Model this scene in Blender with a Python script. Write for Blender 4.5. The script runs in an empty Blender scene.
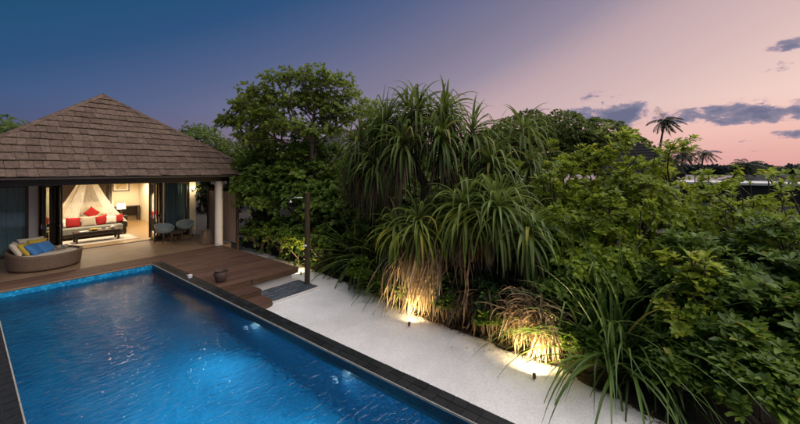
import bpy, math, random
import numpy as np
from math import sin, cos, pi, radians, sqrt, atan2
from mathutils import Vector, noise as mnoise

SC = bpy.context.scene
COL = SC.collection
def lin(r, g, b):
    f = lambda c: c/12.92 if c <= .04045 else ((c+.055)/1.055)**2.4
    return (f(r/255), f(g/255), f(b/255), 1)

# ------------------------------------------------------------------ camera
YAW = math.atan(438/340)
cam = bpy.data.cameras.new('camera'); co = bpy.data.objects.new('camera', cam); COL.objects.link(co)
co.location = (0, 0, 3.0); co.rotation_euler = (pi/2, 0, -YAW)
cam.sensor_width = 36; cam.lens = 36*340/800; cam.shift_y = -42/800
cam.clip_start = .05; cam.clip_end = 5000
SC.camera = co

# ------------------------------------------------------------------ sky
W = bpy.data.worlds.new('World'); SC.world = W; W.use_nodes = True
nt = W.node_tree; nt.nodes.clear()
def N(t, nt=None, **k):
    n = (nt or W.node_tree).nodes.new(t)
    for a, v in k.items(): setattr(n, a, v)
    return n
def L(a, b, nt=None): (nt or W.node_tree).links.new(a, b)
def M(op, a, b=None, c=None, tree=None):
    t = tree or W.node_tree
    n = t.nodes.new('ShaderNodeMath'); n.operation = op
    for i, v in enumerate((a, b, c)):
        if v is None: continue
        if isinstance(v, (int, float)): n.inputs[i].default_value = v
        else: t.links.new(v, n.inputs[i])
    return n.outputs[0]
def ramp(stops, fac, tree, interp='LINEAR'):
    n = tree.nodes.new('ShaderNodeValToRGB'); r = n.color_ramp; r.interpolation = interp
    while len(r.elements) < len(stops): r.elements.new(.5)
    for e, (p, c) in zip(r.elements, stops): e.position = p; e.color = c if len(c) == 4 else (*c, 1)
    tree.links.new(fac, n.inputs[0]); return n.outputs[0]
SUN_AZ, SUN_EL = 160., 56.
tc = N('ShaderNodeTexCoord'); sep = N('ShaderNodeSeparateXYZ'); L(tc.outputs['Generated'], sep.inputs[0])
X_, Y_, Z_ = sep.outputs
az = M('MULTIPLY', M('ARCTAN2', X_, Y_), 180/pi)               # degrees clockwise from +Y
el = M('MULTIPLY', M('ARCSINE', M('MAXIMUM', M('MINIMUM', Z_, 1.), -1.)), 180/pi)
dz = M('SUBTRACT', az, 112.); dz = M('WRAP', dz, 180., -180.); adz = M('ABSOLUTE', dz)
elp = M('MAXIMUM', el, 0.)
t = M('DIVIDE', M('ADD', M('MULTIPLY', adz, 1.15), M('MULTIPLY', elp, 2.6)), 260.)
skyc = ramp([(0, lin(248, 208, 194)), (.13, lin(244, 210, 200)), (.215, lin(218, 188, 186)), (.30, lin(194, 168, 174)),
             (.36, lin(151, 140, 159)), (.41, lin(130, 124, 149)), (.52, lin(86, 99, 137)), (.60, lin(46, 82, 126)),
             (.67, lin(30, 78, 116)), (1, lin(24, 56, 92))], t, nt)
hz = ramp([(0, (.78, .58, .62, 1)), (.09, (.86, .66, .68, 1)), (.22, (.95, .80, .80, 1)), (.45, (1, 1, 1, 1)), (1, (1, 1, 1, 1))], M('DIVIDE', elp, 20.), nt)
mx = N('ShaderNodeMix', data_type='RGBA', blend_type='MULTIPLY'); mx.inputs[0].default_value = 1
L(skyc, mx.inputs[6]); L(hz, mx.inputs[7])
# low evening cloud banks, all round the horizon
cv = N('ShaderNodeCombineXYZ'); L(M('MULTIPLY', az, .26), cv.inputs[0]); L(M('MULTIPLY', el, .48), cv.inputs[1])
cn = N('ShaderNodeTexNoise'); cn.inputs['Scale'].default_value = 1.0; cn.inputs['Detail'].default_value = 7; cn.inputs['Roughness'].default_value = .62
cn.inputs['Distortion'].default_value = .25
L(cv.outputs[0], cn.inputs['Vector'])
def blob(a0, e0, ra, re, w):
    x = M('DIVIDE', M('SUBTRACT', az, a0), ra); y = M('DIVIDE', M('SUBTRACT', el, e0), re)
    return M('MULTIPLY', M('EXPONENT', M('MULTIPLY', M('ADD', M('MULTIPLY', x, x), M('MULTIPLY', y, y)), -1.)), w)
cl = cn.outputs['Fac']
acc = None
for b in [(83.2, 8.5, 4.2, 2.3, .42), (86.2, 7.4, 2.4, 1.3, .3), (91.5, 6.6, 2.6, .7, .22), (95.4, 6.9, 3.4, 1.4, .42), (100.8, 6.4, 2.4, 1.3, .40), (101.8, 4.0, 2.4, .6, .36), (109, 6., 4, 1.6, .3),
          (101.6, 13.6, 2.4, .8, .24), (100.2, 11.4, 1.3, .7, .27), (93.4, 2.2, 2.4, .35, .17), (90.5, 1.7, 3., .3, .14), (97.5, 3.4, 1.2, .3, .17),
          (99.5, 2.2, 3., .4, .16), (-20, 9, 10, 2, .14), (73, 9.0, 3.0, .9, .17), (125, 8, 6, 2, .3), (-60, 7, 14, 2, .2), (140, 5, 6, 1.4, .2), (-150, 6, 20, 2, .2)]:
    q = blob(*b); acc = q if acc is None else M('ADD', acc, q)
gate = M('MINIMUM', M('DIVIDE', acc, .13), 1.)
cm = M('ADD', M('ADD', M('MULTIPLY', M('MULTIPLY_ADD', cl, 1.5, -.75), gate), .5), acc)
cmask = ramp([(0, (0, 0, 0, 1)), (.64, (0, 0, 0, 1)), (.80, (1, 1, 1, 1)), (1, (1, 1, 1, 1))], cm, nt, 'EASE')
ccol = ramp([(0, lin(222, 172, 172)), (.68, lin(190, 158, 172)), (.80, lin(132, 128, 152)), (.95, lin(96, 106, 138)), (1, lin(88, 98, 132))], cm, nt)
# clouds opposite the afterglow are dull
dull = N('ShaderNodeMix', data_type='RGBA', blend_type='MULTIPLY'); dull.inputs[0].default_value = 1
L(ccol, dull.inputs[6]); L(ramp([(0, (1, 1, 1, 1)), (.3, (1, 1, 1, 1)), (.55, (.30, .42, .50, 1)), (1, (.15, .3, .4, 1))], t, nt), dull.inputs[7])
mc = N('ShaderNodeMix', data_type='RGBA'); L(M('MULTIPLY', cmask, .92), mc.inputs[0]); L(mx.outputs[2], mc.inputs[6]); L(dull.outputs[2], mc.inputs[7])
ns = N('ShaderNodeTexSky', sky_type='NISHITA', sun_disc=False); ns.sun_elevation = radians(0.5); ns.sun_rotation = radians(SUN_AZ)
bg2 = N('ShaderNodeBackground'); bg2.inputs['Strength'].default_value = .004; L(ns.outputs[0], bg2.inputs[0])
bg = N('ShaderNodeBackground'); bg.inputs['Strength'].default_value = 1.0; L(mc.outputs[2], bg.inputs[0])
ad = N('ShaderNodeAddShader'); L(bg.outputs[0], ad.inputs[0]); L(bg2.outputs[0], ad.inputs[1])
wo = N('ShaderNodeOutputWorld'); L(ad.outputs[0], wo.inputs[0])

# ------------------------------------------------------------------ afterglow lamp
sl = bpy.data.lights.new('sun', 'SUN'); so = bpy.data.objects.new('sun', sl); COL.objects.link(so)
sl.energy = 3.9; sl.angle = radians(90); sl.color = (1, .925, .885)
a_, e_ = radians(SUN_AZ), radians(SUN_EL)
so.rotation_euler = Vector((-sin(a_)*cos(e_), -cos(a_)*cos(e_), -sin(e_))).to_track_quat('-Z', 'Y').to_euler()
so.location = (20, -20, 30)

vs = SC.view_settings; vs.view_transform = 'Standard'; vs.look = 'None'; vs.exposure = 0; vs.gamma = 1; vs.use_curve_mapping = False
SC.render.engine = 'CYCLES'; cy = SC.cycles
cy.use_denoising = True; cy.max_bounces = 10; cy.transparent_max_bounces = 16; cy.sample_clamp_indirect = 6
cy.caustics_reflective = True; cy.use_adaptive_sampling = True; cy.adaptive_threshold = .01

# ------------------------------------------------------------------ materials
MATS = {}
def newmat(name):
    m = bpy.data.materials.new(name); m.use_nodes = True; MATS[name] = m
    return m, m.node_tree, m.node_tree.nodes['Principled BSDF']
def mat(name, col, rough=.6, var=.25, scale=6., bump=0., metal=0., spec=.5, coord='Object', col2=None, stretch=(1, 1, 1), detail=5, bscale=None):
    """plain surface: colour varied by noise, optional fine relief"""
    m, T, b = newmat(name)
    c = T.nodes.new('ShaderNodeTexCoord'); mp = T.nodes.new('ShaderNodeMapping'); mp.inputs['Scale'].default_value = stretch
    T.links.new(c.outputs[coord], mp.inputs[0])
    n = T.nodes.new('ShaderNodeTexNoise'); n.inputs['Scale'].default_value = scale; n.inputs['Detail'].default_value = detail
    T.links.new(mp.outputs[0], n.inputs['Vector'])
    c1 = tuple(x*(1-var) for x in col[:3])+(1,); c2 = col2 or tuple(min(1, x*(1+var)) for x in col[:3])+(1,)
    T.links.new(ramp([(.3, c1), (.7, c2)], n.outputs['Fac'], T), b.inputs['Base Color'])
    b.inputs['Roughness'].default_value = rough; b.inputs['Metallic'].default_value = metal; b.inputs['Specular IOR Level'].default_value = spec
    if bump:
        n2 = T.nodes.new('ShaderNodeTexNoise'); n2.inputs['Scale'].default_value = bscale or scale*4; n2.inputs['Detail'].default_value = 6
        T.links.new(mp.outputs[0], n2.inputs['Vector'])
        bp = T.nodes.new('ShaderNodeBump'); bp.inputs['Strength'].default_value = bump; bp.inputs['Distance'].default_value = .02
        T.links.new(n2.outputs['Fac'], bp.inputs['Height']); T.links.new(bp.outputs[0], b.inputs['Normal'])
    return m
def piece_mat(name, c1, c2, rough=.6, grain=(1, 1, 1), gs=8., bump=.3, spec=.4, gv=.3):
    """surface whose colour differs from piece to piece"""
    m, T, b = newmat(name)
    oi = T.nodes.new('ShaderNodeObjectInfo')
    c = T.nodes.new('ShaderNodeTexCoord'); mp = T.nodes.new('ShaderNodeMapping'); mp.inputs['Scale'].default_value = grain
    T.links.new(c.outputs['Object'], mp.inputs[0])
    ofs = T.nodes.new('ShaderNodeVectorMath'); ofs.operation = 'ADD'
    T.links.new(mp.outputs[0], ofs.inputs[0])
    cx = T.nodes.new('ShaderNodeCombineXYZ'); T.links.new(M('MULTIPLY', oi.outputs['Random'], 37., tree=T), cx.inputs[0]); T.links.new(M('MULTIPLY', oi.outputs['Random'], 91., tree=T), cx.inputs[1])
    T.links.new(cx.outputs[0], ofs.inputs[1])
    n = T.nodes.new('ShaderNodeTexNoise'); n.inputs['Scale'].default_value = gs; n.inputs['Detail'].default_value = 6
    T.links.new(ofs.outputs[0], n.inputs['Vector'])
    base = ramp([(0, c1), (1, c2)], oi.outputs['Random'], T)
    g = ramp([(.25, (1-gv,)*3+(1,)), (.75, (1+gv*.6,)*3+(1,))], n.outputs['Fac'], T)
    x = T.nodes.new('ShaderNodeMix'); x.data_type = 'RGBA'; x.blend_type = 'MULTIPLY'; x.inputs[0].default_value = 1
    T.links.new(base, x.inputs[6]); T.links.new(g, x.inputs[7]); T.links.new(x.outputs[2], b.inputs['Base Color'])
    b.inputs['Roughness'].default_value = rough; b.inputs['Specular IOR Level'].default_value = spec
    bp = T.nodes.new('ShaderNodeBump'); bp.inputs['Strength'].default_value = bump; bp.inputs['Distance'].default_value = .01
    T.links.new(n.outputs['Fac'], bp.inputs['Height']); T.links.new(bp.outputs[0], b.inputs['Normal'])
    return m
def leaf_mat(name, dark, light, rough=.45, trans=.35, tcol=None):
    m, T, b = newmat(name)
    at = T.nodes.new('ShaderNodeAttribute'); at.attribute_name = 'tint'
    colr = ramp([(0, dark), (.93, light), (1, tuple(.55*a+.45*b_ for a, b_ in zip(light, (.42, .30, .06, 1))))], at.outputs['Fac'], T)
    T.links.new(colr, b.inputs['Base Color']); b.inputs['Roughness'].default_value = rough; b.inputs['Specular IOR Level'].default_value = .35
    tr = T.nodes.new('ShaderNodeBsdfTranslucent')
    hs = T.nodes.new('ShaderNodeHueSaturation'); hs.inputs['Hue'].default_value = .48; hs.inputs['Value'].default_value = 1.25; T.links.new(colr, hs.inputs['Color'])
    T.links.new(hs.outputs[0], tr.inputs['Color'])
    ms = T.nodes.new('ShaderNodeMixShader'); ms.inputs[0].default_value = trans
    T.links.new(b.outputs[0], ms.inputs[1]); T.links.new(tr.outputs[0], ms.inputs[2])
    T.links.new(ms.outputs[0], T.nodes['Material Output'].inputs[0])
    return m
def emit_mat(name, col, s):
    m, T, b = newmat(name)
    b.inputs['Base Color'].default_value = (*col, 1); b.inputs['Emission Color'].default_value = (*col, 1); b.inputs['Emission Strength'].default_value = s
    return m
def glass_mat(name, tint=(1, 1, 1), rough=0., alpha=.75):
    m, T, b = newmat(name)
    g = T.nodes.new('ShaderNodeBsdfGlossy'); g.inputs['Roughness'].default_value = rough
    tr = T.nodes.new('ShaderNodeBsdfTransparent'); tr.inputs['Color'].default_value = (*tint, 1)
    fr = T.nodes.new('ShaderNodeFresnel'); fr.inputs[0].default_value = 1.45
    nz = T.nodes.new('ShaderNodeTexNoise'); nz.inputs['Scale'].default_value = 2.; 
    bp = T.nodes.new('ShaderNodeBump'); bp.inputs['Strength'].default_value = .02; T.links.new(nz.outputs[0], bp.inputs['Height']); T.links.new(bp.outputs[0], g.inputs['Normal'])
    ms = T.nodes.new('ShaderNodeMixShader'); T.links.new(fr.outputs[0], ms.inputs[0]); T.links.new(tr.outputs[0], ms.inputs[1]); T.links.new(g.outputs[0], ms.inputs[2])
    T.links.new(ms.outputs[0], T.nodes['Material Output'].inputs[0])
    return m

mat('soil', (.035, .026, .018), .9, .5, 3, .6)
mat('stucco', (.74, .67, .58), .75, .06, 3, .15, bscale=60)
mat('interior_wall', (.80, .70, .52), .8, .04, 2)
mat('ceiling_wood', (.10, .06, .035), .6, .3, 4, .1, stretch=(.3, 4, 1))
mat('dark_wood', (.028, .018, .012), .42, .35, 5, .1, stretch=(4, 4, .4))
mat('brown_wood', (.10, .055, .03), .5, .3, 5, .15, stretch=(.5, 5, 5))
piece_mat('deck_board', (.072, .034, .021, 1), (.125, .062, .039, 1), .62, (.5, 6, 6), 6, .35)
piece_mat('shingle', (.098, .067, .050, 1), (.138, .095, .071, 1), .85, (1, 1, 1), 9, .6, .15, .45)
piece_mat('coping_stone', (.005, .0055, .0065, 1), (.016, .017, .019, 1), .5, (1, 1, 1), 14, .3, .5, .5)
piece_mat('shower_strip', (.045, .055, .07, 1), (.10, .115, .135, 1), .6, (1, 3, 1), 10, .6)
piece_mat('fence_board', (.40, .29, .21, 1), (.50, .37, .27, 1), .7, (4, 4, .4), 5, .3)
mat('grout', (.05, .05, .05), .8, .3, 10)
mat('pale_grout', (.30, .27, .22), .8, .2, 10)
mat('terrace_stone', (.21, .13, .075), .55, .18, 2.2, .12, bscale=20)
mat('interior_floor', (.36, .23, .10), .32, .12, 2.5, stretch=(.4, 3, 1))
mat('white_render', (.66, .63, .60), .8, .1, 2, .2)
mat('neighbour_wall', (.72, .72, .73), .8, .12, 1.5, .2)
mat('black_fascia', (.012, .012, .014), .5, .4, 4)
mat('wicker', (.17, .108, .068), .6, .35, 22, .9, bscale=40, stretch=(1, 1, 2.5))
mat('cream_fabric', (.66, .56, .42), .85, .06, 8, .1, bscale=90)
mat('white_fabric', (.78, .72, .62), .85, .04, 5, .1)
mat('yellow_fabric', (.58, .40, .05), .85, .1, 8, .1)
mat('blue_fabric', (.055, .20, .46), .85, .1, 8, .1)
mat('red_fabric', (.36, .010, .010), .85, .12, 8, .1)
mat('grey_fabric', (.23, .235, .21), .85, .1, 10, .1)
mat('taupe_fabric', (.44, .38, .30), .85, .08, 10, .1)
mat('chair_shell', (.36, .42, .39), .55, .12, 20, .2)
mat('drape', (.06, .04, .028), .85, .3, 6, stretch=(6, 6, .3))
mat('curtain', (.34, .43, .46), .85, .15, 5, stretch=(6, 6, .3))
mat('chrome', (.6, .6, .6), .25, .05, 4, metal=1)
mat('black_metal', (.012, .012, .012), .45, .2, 8)
mat('terracotta', (.085, .048, .034), .75, .35, 7, .4)
mat('rug', (.62, .58, .52), .95, .12, 12, .5, bscale=120)
mat('bark', (.085, .060, .042), .9, .45, 5, .8, stretch=(6, 6, 1))
mat('post_wood', (.060, .036, .022), .75, .45, 5, .6, stretch=(8, 8, .5))
mat('picture_print', (.62, .42, .16), .7, .45, 9, col2=(.75, .66, .45, 1))
mat('paper', (.82, .78, .68), .8, .03, 3)
mat('far_roof', (.045, .040, .040), .85, .3, 1.5, .5)
mat('thatch', (.010, .009, .009), .95, .45, 3, .9, stretch=(3, 3, .6))
mat('hut_wall', (.22, .20, .19), .8, .2, 1)
mat('pale_roof', (.42, .40, .41), .7, .1, .5)
leaf_mat('leaf_sea_lettuce', (.095, .165, .014, 1), (.37, .47, .048, 1), .42, .44)
leaf_mat('leaf_shrub', (.050, .105, .014, 1), (.205, .315, .045, 1), .42, .40)
leaf_mat('leaf_tree', (.085, .135, .020, 1), (.27, .36, .060, 1), .5, .42)
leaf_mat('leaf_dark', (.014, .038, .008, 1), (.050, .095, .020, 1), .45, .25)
leaf_mat('leaf_far', (.060, .105, .022, 1), (.175, .24, .05, 1), .6, .4)
leaf_mat('leaf_hazed', (.030, .042, .040, 1), (.048, .062, .056, 1), .8, .1)  # far shore: distance haze put into the leaf colour as blue-grey green
leaf_mat('leaf_pandanus', (.042, .078, .013, 1), (.170, .235, .048, 1), .42, .36)
leaf_mat('leaf_lily', (.034, .075, .014, 1), (.135, .215, .050, 1), .36, .28)
leaf_mat('leaf_palm', (.020, .032, .014, 1), (.050, .068, .026, 1), .5, .25)
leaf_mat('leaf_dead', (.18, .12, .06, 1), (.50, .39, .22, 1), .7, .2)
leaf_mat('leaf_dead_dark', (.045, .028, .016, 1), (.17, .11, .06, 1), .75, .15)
emit_mat('warm_lamp', (1, .72, .36), 14)
emit_mat('shade_glow', (1, .80, .52), 3.2)
emit_mat('pool_lamp', (.6, .85, 1), 1.3)
glass_mat('pane_glass', (.80, .86, .86))

# sheer net: half see-through cloth
m, T, b = newmat('sheer_net')
tr = T.nodes.new('ShaderNodeBsdfTransparent'); df = T.nodes.new('ShaderNodeBsdfDiffuse'); df.inputs[0].default_value = (.90, .88, .84, 1)
tl = T.nodes.new('ShaderNodeBsdfTranslucent'); tl.inputs[0].default_value = (.90, .88, .84, 1)
a1 = T.nodes.new('ShaderNodeMixShader'); a1.inputs[0].default_value = .5; T.links.new(df.outputs[0], a1.inputs[1]); T.links.new(tl.outputs[0], a1.inputs[2])
wv = T.nodes.new('ShaderNodeTexNoise'); wv.inputs['Scale'].default_value = 6
a2 = T.nodes.new('ShaderNodeMixShader'); T.links.new(M('MULTIPLY_ADD', wv.outputs['Fac'], .5, .42, tree=T), a2.inputs[0]); T.links.new(tr.outputs[0], a2.inputs[1]); T.links.new(a1.outputs[0], a2.inputs[2])
T.links.new(a2.outputs[0], T.nodes['Material Output'].inputs[0])

# white coral sand with grains, specks and footprints' softness
m, T, b = newmat('sand')
c = T.nodes.new('ShaderNodeTexCoord')
n1 = T.nodes.new('ShaderNodeTexNoise'); n1.inputs['Scale'].default_value = 1.2; n1.inputs['Detail'].default_value = 8; T.links.new(c.outputs['Object'], n1.inputs['Vector'])
n2 = T.nodes.new('ShaderNodeTexNoise'); n2.inputs['Scale'].default_value = 26; n2.inputs['Detail'].default_value = 4; T.links.new(c.outputs['Object'], n2.inputs['Vector'])
n3 = T.nodes.new('ShaderNodeTexVoronoi'); n3.inputs['Scale'].default_value = 9; n3.inputs['Randomness'].default_value = 1; T.links.new(c.outputs['Object'], n3.inputs['Vector'])
base = ramp([(.3, (.72, .695, .68, 1)), (.7, (.86, .835, .82, 1))], n1.outputs['Fac'], T)
sp = ramp([(0, (.55, .48, .42, 1)), (.03, (.72, .66, .6, 1)), (.06, (1, 1, 1, 1)), (1, (1, 1, 1, 1))], n3.outputs['Distance'], T)
x = T.nodes.new('ShaderNodeMix'); x.data_type = 'RGBA'; x.blend_type = 'MULTIPLY'; x.inputs[0].default_value = .8; T.links.new(base, x.inputs[6]); T.links.new(sp, x.inputs[7])
x2 = T.nodes.new('ShaderNodeMix'); x2.data_type = 'RGBA'; x2.blend_type = 'MULTIPLY'; x2.inputs[0].default_value = 1; T.links.new(x.outputs[2], x2.inputs[6])
T.links.new(ramp([(.3, (.86, .86, .86, 1)), (.6, (1, 1, 1, 1))], n2.outputs['Fac'], T), x2.inputs[7])
T.links.new(x2.outputs[2], b.inputs['Base Color']); b.inputs['Roughness'].default_value = .95; b.inputs['Specular IOR Level'].default_value = .1
n4 = T.nodes.new('ShaderNodeTexNoise'); n4.inputs['Scale'].default_value = 14; n4.inputs['Detail'].default_value = 10; n4.inputs['Roughness'].default_value = .7; T.links.new(c.outputs['Object'], n4.inputs['Vector'])
bp = T.nodes.new('ShaderNodeBump'); bp.inputs['Strength'].default_value = .55; bp.inputs['Distance'].default_value = .03; T.links.new(n4.outputs['Fac'], bp.inputs['Height']); T.links.new(bp.outputs[0], b.inputs['Normal'])

# blue glass mosaic of the pool shell
m, T, b = newmat('pool_mosaic')
c = T.nodes.new('ShaderNodeTexCoord')
vo = T.nodes.new('ShaderNodeTexVoronoi'); vo.distance = 'CHEBYCHEV'; vo.inputs['Scale'].default_value = 18; vo.inputs['Randomness'].default_value = 0; T.links.new(c.outputs['Object'], vo.inputs['Vector'])
sx = T.nodes.new('ShaderNodeSeparateColor'); T.links.new(vo.outputs['Color'], sx.inputs[0])
pn = T.nodes.new('ShaderNodeTexNoise'); pn.inputs['Scale'].default_value = 1.1; pn.inputs['Detail'].default_value = 4; T.links.new(c.outputs['Object'], pn.inputs['Vector'])
fac = M('ADD', M('MULTIPLY', sx.outputs[0], .5, tree=T), M('MULTIPLY', pn.outputs['Fac'], .7, tree=T), tree=T)
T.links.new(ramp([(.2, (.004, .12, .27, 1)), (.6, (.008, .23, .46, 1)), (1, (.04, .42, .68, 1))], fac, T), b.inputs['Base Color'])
b.inputs['Roughness'].default_value = .6; b.inputs['Specular IOR Level'].default_value = .15
mat('shaded_wall_mosaic', (.006, .085, .17), .6, .5, 16, spec=.2)  # darker version of the shell mosaic: the side wall's shade put into its colour

# dark waterline tile
mat('waterline_tile', (.012, .014, .018), .3, .5, 16)

# rippled water
m, T, b = newmat('water')
T.nodes.remove(b)
c = T.nodes.new('ShaderNodeTexCoord')
mp = T.nodes.new('ShaderNodeMapping'); mp.inputs['Rotation'].default_value = (0, 0, radians(-25)); mp.inputs['Scale'].default_value = (1.0, 2.1, 1); T.links.new(c.outputs['Object'], mp.inputs[0])
w1 = T.nodes.new('ShaderNodeTexNoise'); w1.inputs['Scale'].default_value = 5.6; w1.inputs['Detail'].default_value = 4; w1.inputs['Roughness'].default_value = .5; w1.inputs['Distortion'].default_value = .5; T.links.new(mp.outputs[0], w1.inputs['Vector'])
w2 = T.nodes.new('ShaderNodeTexNoise'); w2.inputs['Scale'].default_value = 1.2; w2.inputs['Detail'].default_value = 2; T.links.new(c.outputs['Object'], w2.inputs['Vector'])
hgt = M('ADD', M('MULTIPLY', w1.outputs['Fac'], 1., tree=T), M('MULTIPLY', w2.outputs['Fac'], .6, tree=T), tree=T)
bp = T.nodes.new('ShaderNodeBump'); bp.inputs['Strength'].default_value = 1.; bp.inputs['Distance'].default_value = .028; T.links.new(hgt, bp.inputs['Height'])
rf_ = T.nodes.new('ShaderNodeBsdfRefraction'); rf_.inputs['IOR'].default_value = 1.333; rf_.inputs['Roughness'].default_value = 0; rf_.inputs['Color'].default_value = (.86, .97, 1, 1)
gs_ = T.nodes.new('ShaderNodeBsdfGlossy'); gs_.inputs['Roughness'].default_value = .02
fr_ = T.nodes.new('ShaderNodeFresnel'); fr_.inputs['IOR'].default_value = 2.1
for q in (rf_, gs_, fr_): T.links.new(bp.outputs[0], q.inputs['Normal'])
ms = T.nodes.new('ShaderNodeMixShader'); T.links.new(fr_.outputs[0], ms.inputs[0]); T.links.new(rf_.outputs[0], ms.inputs[1]); T.links.new(gs_.outputs[0], ms.inputs[2])
T.links.new(ms.outputs[0], T.nodes['Material Output'].inputs[0])
mat('sea', (.16, .16, .19), .22, .1, .3, .3, bscale=.8)

# ------------------------------------------------------------------ mesh helpers
class MB:
    def __init__(s): s.v = []; s.f = []
    def add(s, vs, fs):
        k = len(s.v); s.v += [tuple(p) for p in vs]; s.f += [tuple(i+k for i in q) for q in fs]; return s
    def box(s, x0, y0, z0, x1, y1, z1):
        return s.add([(x0, y0, z0), (x1, y0, z0), (x1, y1, z0), (x0, y1, z0), (x0, y0, z1), (x1, y0, z1), (x1, y1, z1), (x0, y1, z1)],
                     [(0, 3, 2, 1), (4, 5, 6, 7), (0, 1, 5, 4), (1, 2, 6, 5), (2, 3, 7, 6), (3, 0, 4, 7)])
    def hexa(s, q): return s.add(q, [(0, 3, 2, 1), (4, 5, 6, 7), (0, 1, 5, 4), (1, 2, 6, 5), (2, 3, 7, 6), (3, 0, 4, 7)])
    def tube(s, pts, rad, n=8, cap=True):
        pts = [Vector(p) for p in pts]; k0 = len(s.v); R = rad if hasattr(rad, '__len__') else [rad]*len(pts)
        u = None
        for i, p in enumerate(pts):
            d = (pts[min(i+1, len(pts)-1)]-pts[max(i-1, 0)]); d = d.normalized() if d.length > 1e-9 else Vector((0, 0, 1))
            if u is None: u = d.orthogonal().normalized()
            u = (u-d*u.dot(d)); u = u.normalized() if u.length > 1e-6 else d.orthogonal().normalized()
            w = d.cross(u)
            for j in range(n):
                a = 2*pi*j/n; s.v.append(tuple(p+(u*cos(a)+w*sin(a))*R[i]))
        for i in range(len(pts)-1):
            for j in range(n):
                a = k0+i*n+j; b_ = k0+i*n+(j+1) % n; s.f.append((a, b_, b_+n, a+n))
        if cap:
            s.f.append(tuple(k0+j for j in reversed(range(n)))); s.f.append(tuple(k0+(len(pts)-1)*n+j for j in range(n)))
        return s
    def lathe(s, prof, n=24, c=(0, 0, 0), sx=1, sy=1):
        k0 = len(s.v)
        for r, z in prof:
            for j in range(n):
                a = 2*pi*j/n; s.v.append((c[0]+r*cos(a)*sx, c[1]+r*sin(a)*sy, c[2]+z))
        for i in range(len(prof)-1):
            for j in range(n):
                a = k0+i*n+j; b_ = k0+i*n+(j+1) % n; s.f.append((a, b_, b_+n, a+n))
        s.f.append(tuple(k0+j for j in reversed(range(n)))); s.f.append(tuple(k0+(len(prof)-1)*n+j for j in range(n)))
        return s

def obj(name, mb, material, parent=None, bevel=0, smooth=False, local=False, seg=2):
    """mesh object; vertices given in world metres unless local"""
    me = bpy.data.meshes.new(name)
    v, f = (mb.v, mb.f) if isinstance(mb, MB) else mb
    if parent is not None and not local:
        o_ = wloc(parent); v = [(p[0]-o_[0], p[1]-o_[1], p[2]-o_[2]) for p in v]
    me.from_pydata(v, [], f); me.update()
    me.materials.append(MATS[material] if isinstance(material, str) else material)
    o = bpy.data.objects.new(name, me); COL.objects.link(o)
    if parent is not None: o.parent = parent
    if smooth:
        for p in me.polygons: p.use_smooth = True
    if bevel:
        md = o.modifiers.new('bevel', 'BEVEL'); md.width = bevel; md.segments = seg; md.limit_method = 'ANGLE'
    return o
def wloc(o):
    x = Vector((0, 0, 0))
    while o is not None: x = x+o.location; o = o.parent
    return x
def tag(o, label, cat, group=None):
    o['label'] = label; o['category'] = cat
    if group: o['group'] = group
    return o
def thing(name, label, cat, loc=(0, 0, 0), rz=0, group=None):
    o = bpy.data.objects.new(name, None); COL.objects.link(o); o.location = loc; o.rotation_euler = (0, 0, rz); o.empty_display_size = .1
    return tag(o, label, cat, group)
def struct(o, kind='structure'): o['kind'] = kind; return o
def dup(o, loc, rz, label):
    c = o.copy(); COL.objects.link(c); c.location = loc; c.rotation_euler = (0, 0, rz); c['label'] = label
    for ch in list(o.children):
        d = ch.copy(); COL.objects.link(d); d.parent = c
        for g in list(ch.children):
            e = g.copy(); COL.objects.link(e); e.parent = d
    return c
def lamp(name, typ, loc, energy, col, parent=None, **k):
    l = bpy.data.lights.new(name, typ); l.energy = energy; l.color = col
    for a, v in k.items():
        if a != 'aim': setattr(l, a, v)
    o = bpy.data.objects.new(name, l); COL.objects.link(o); o.location = loc
    if parent is not None: o.parent = parent; o.location = Vector(loc)-wloc(parent)
    if 'aim' in k: o.rotation_euler = (Vector(k['aim'])-Vector(loc)).to_track_quat('-Z', 'Y').to_euler()
    return o
def np_mesh(name, V, F, material, parent=None, tint=None, smooth=True):
    """quads/tris given as numpy; V in world metres (shifted to parent)"""
    V = np.asarray(V, dtype=np.float32); F = np.asarray(F, dtype=np.int32)
    if parent is not None:
        o_ = wloc(parent); V = V-np.array(o_, dtype=np.float32)
    me = bpy.data.meshes.new(name); k = F.shape[1]
    me.vertices.add(len(V)); me.vertices.foreach_set('co', V.ravel())
    me.loops.add(F.size); me.loops.foreach_set('vertex_index', F.ravel())
    me.polygons.add(len(F)); me.polygons.foreach_set('loop_start', np.arange(0, F.size, k, dtype=np.int32)); me.polygons.foreach_set('loop_total', np.full(len(F), k, dtype=np.int32))
    me.polygons.foreach_set('use_smooth', np.full(len(F), smooth))
    me.update(calc_edges=True); me.validate()
    if tint is not None:
        at = me.attributes.new('tint', 'FLOAT', 'POINT'); at.data.foreach_set('value', np.asarray(tint, dtype=np.float32))
    me.materials.append(MATS[material])
    o = bpy.data.objects.new(name, me); COL.objects.link(o)
    if parent is not None: o.parent = parent
    return o

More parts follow.
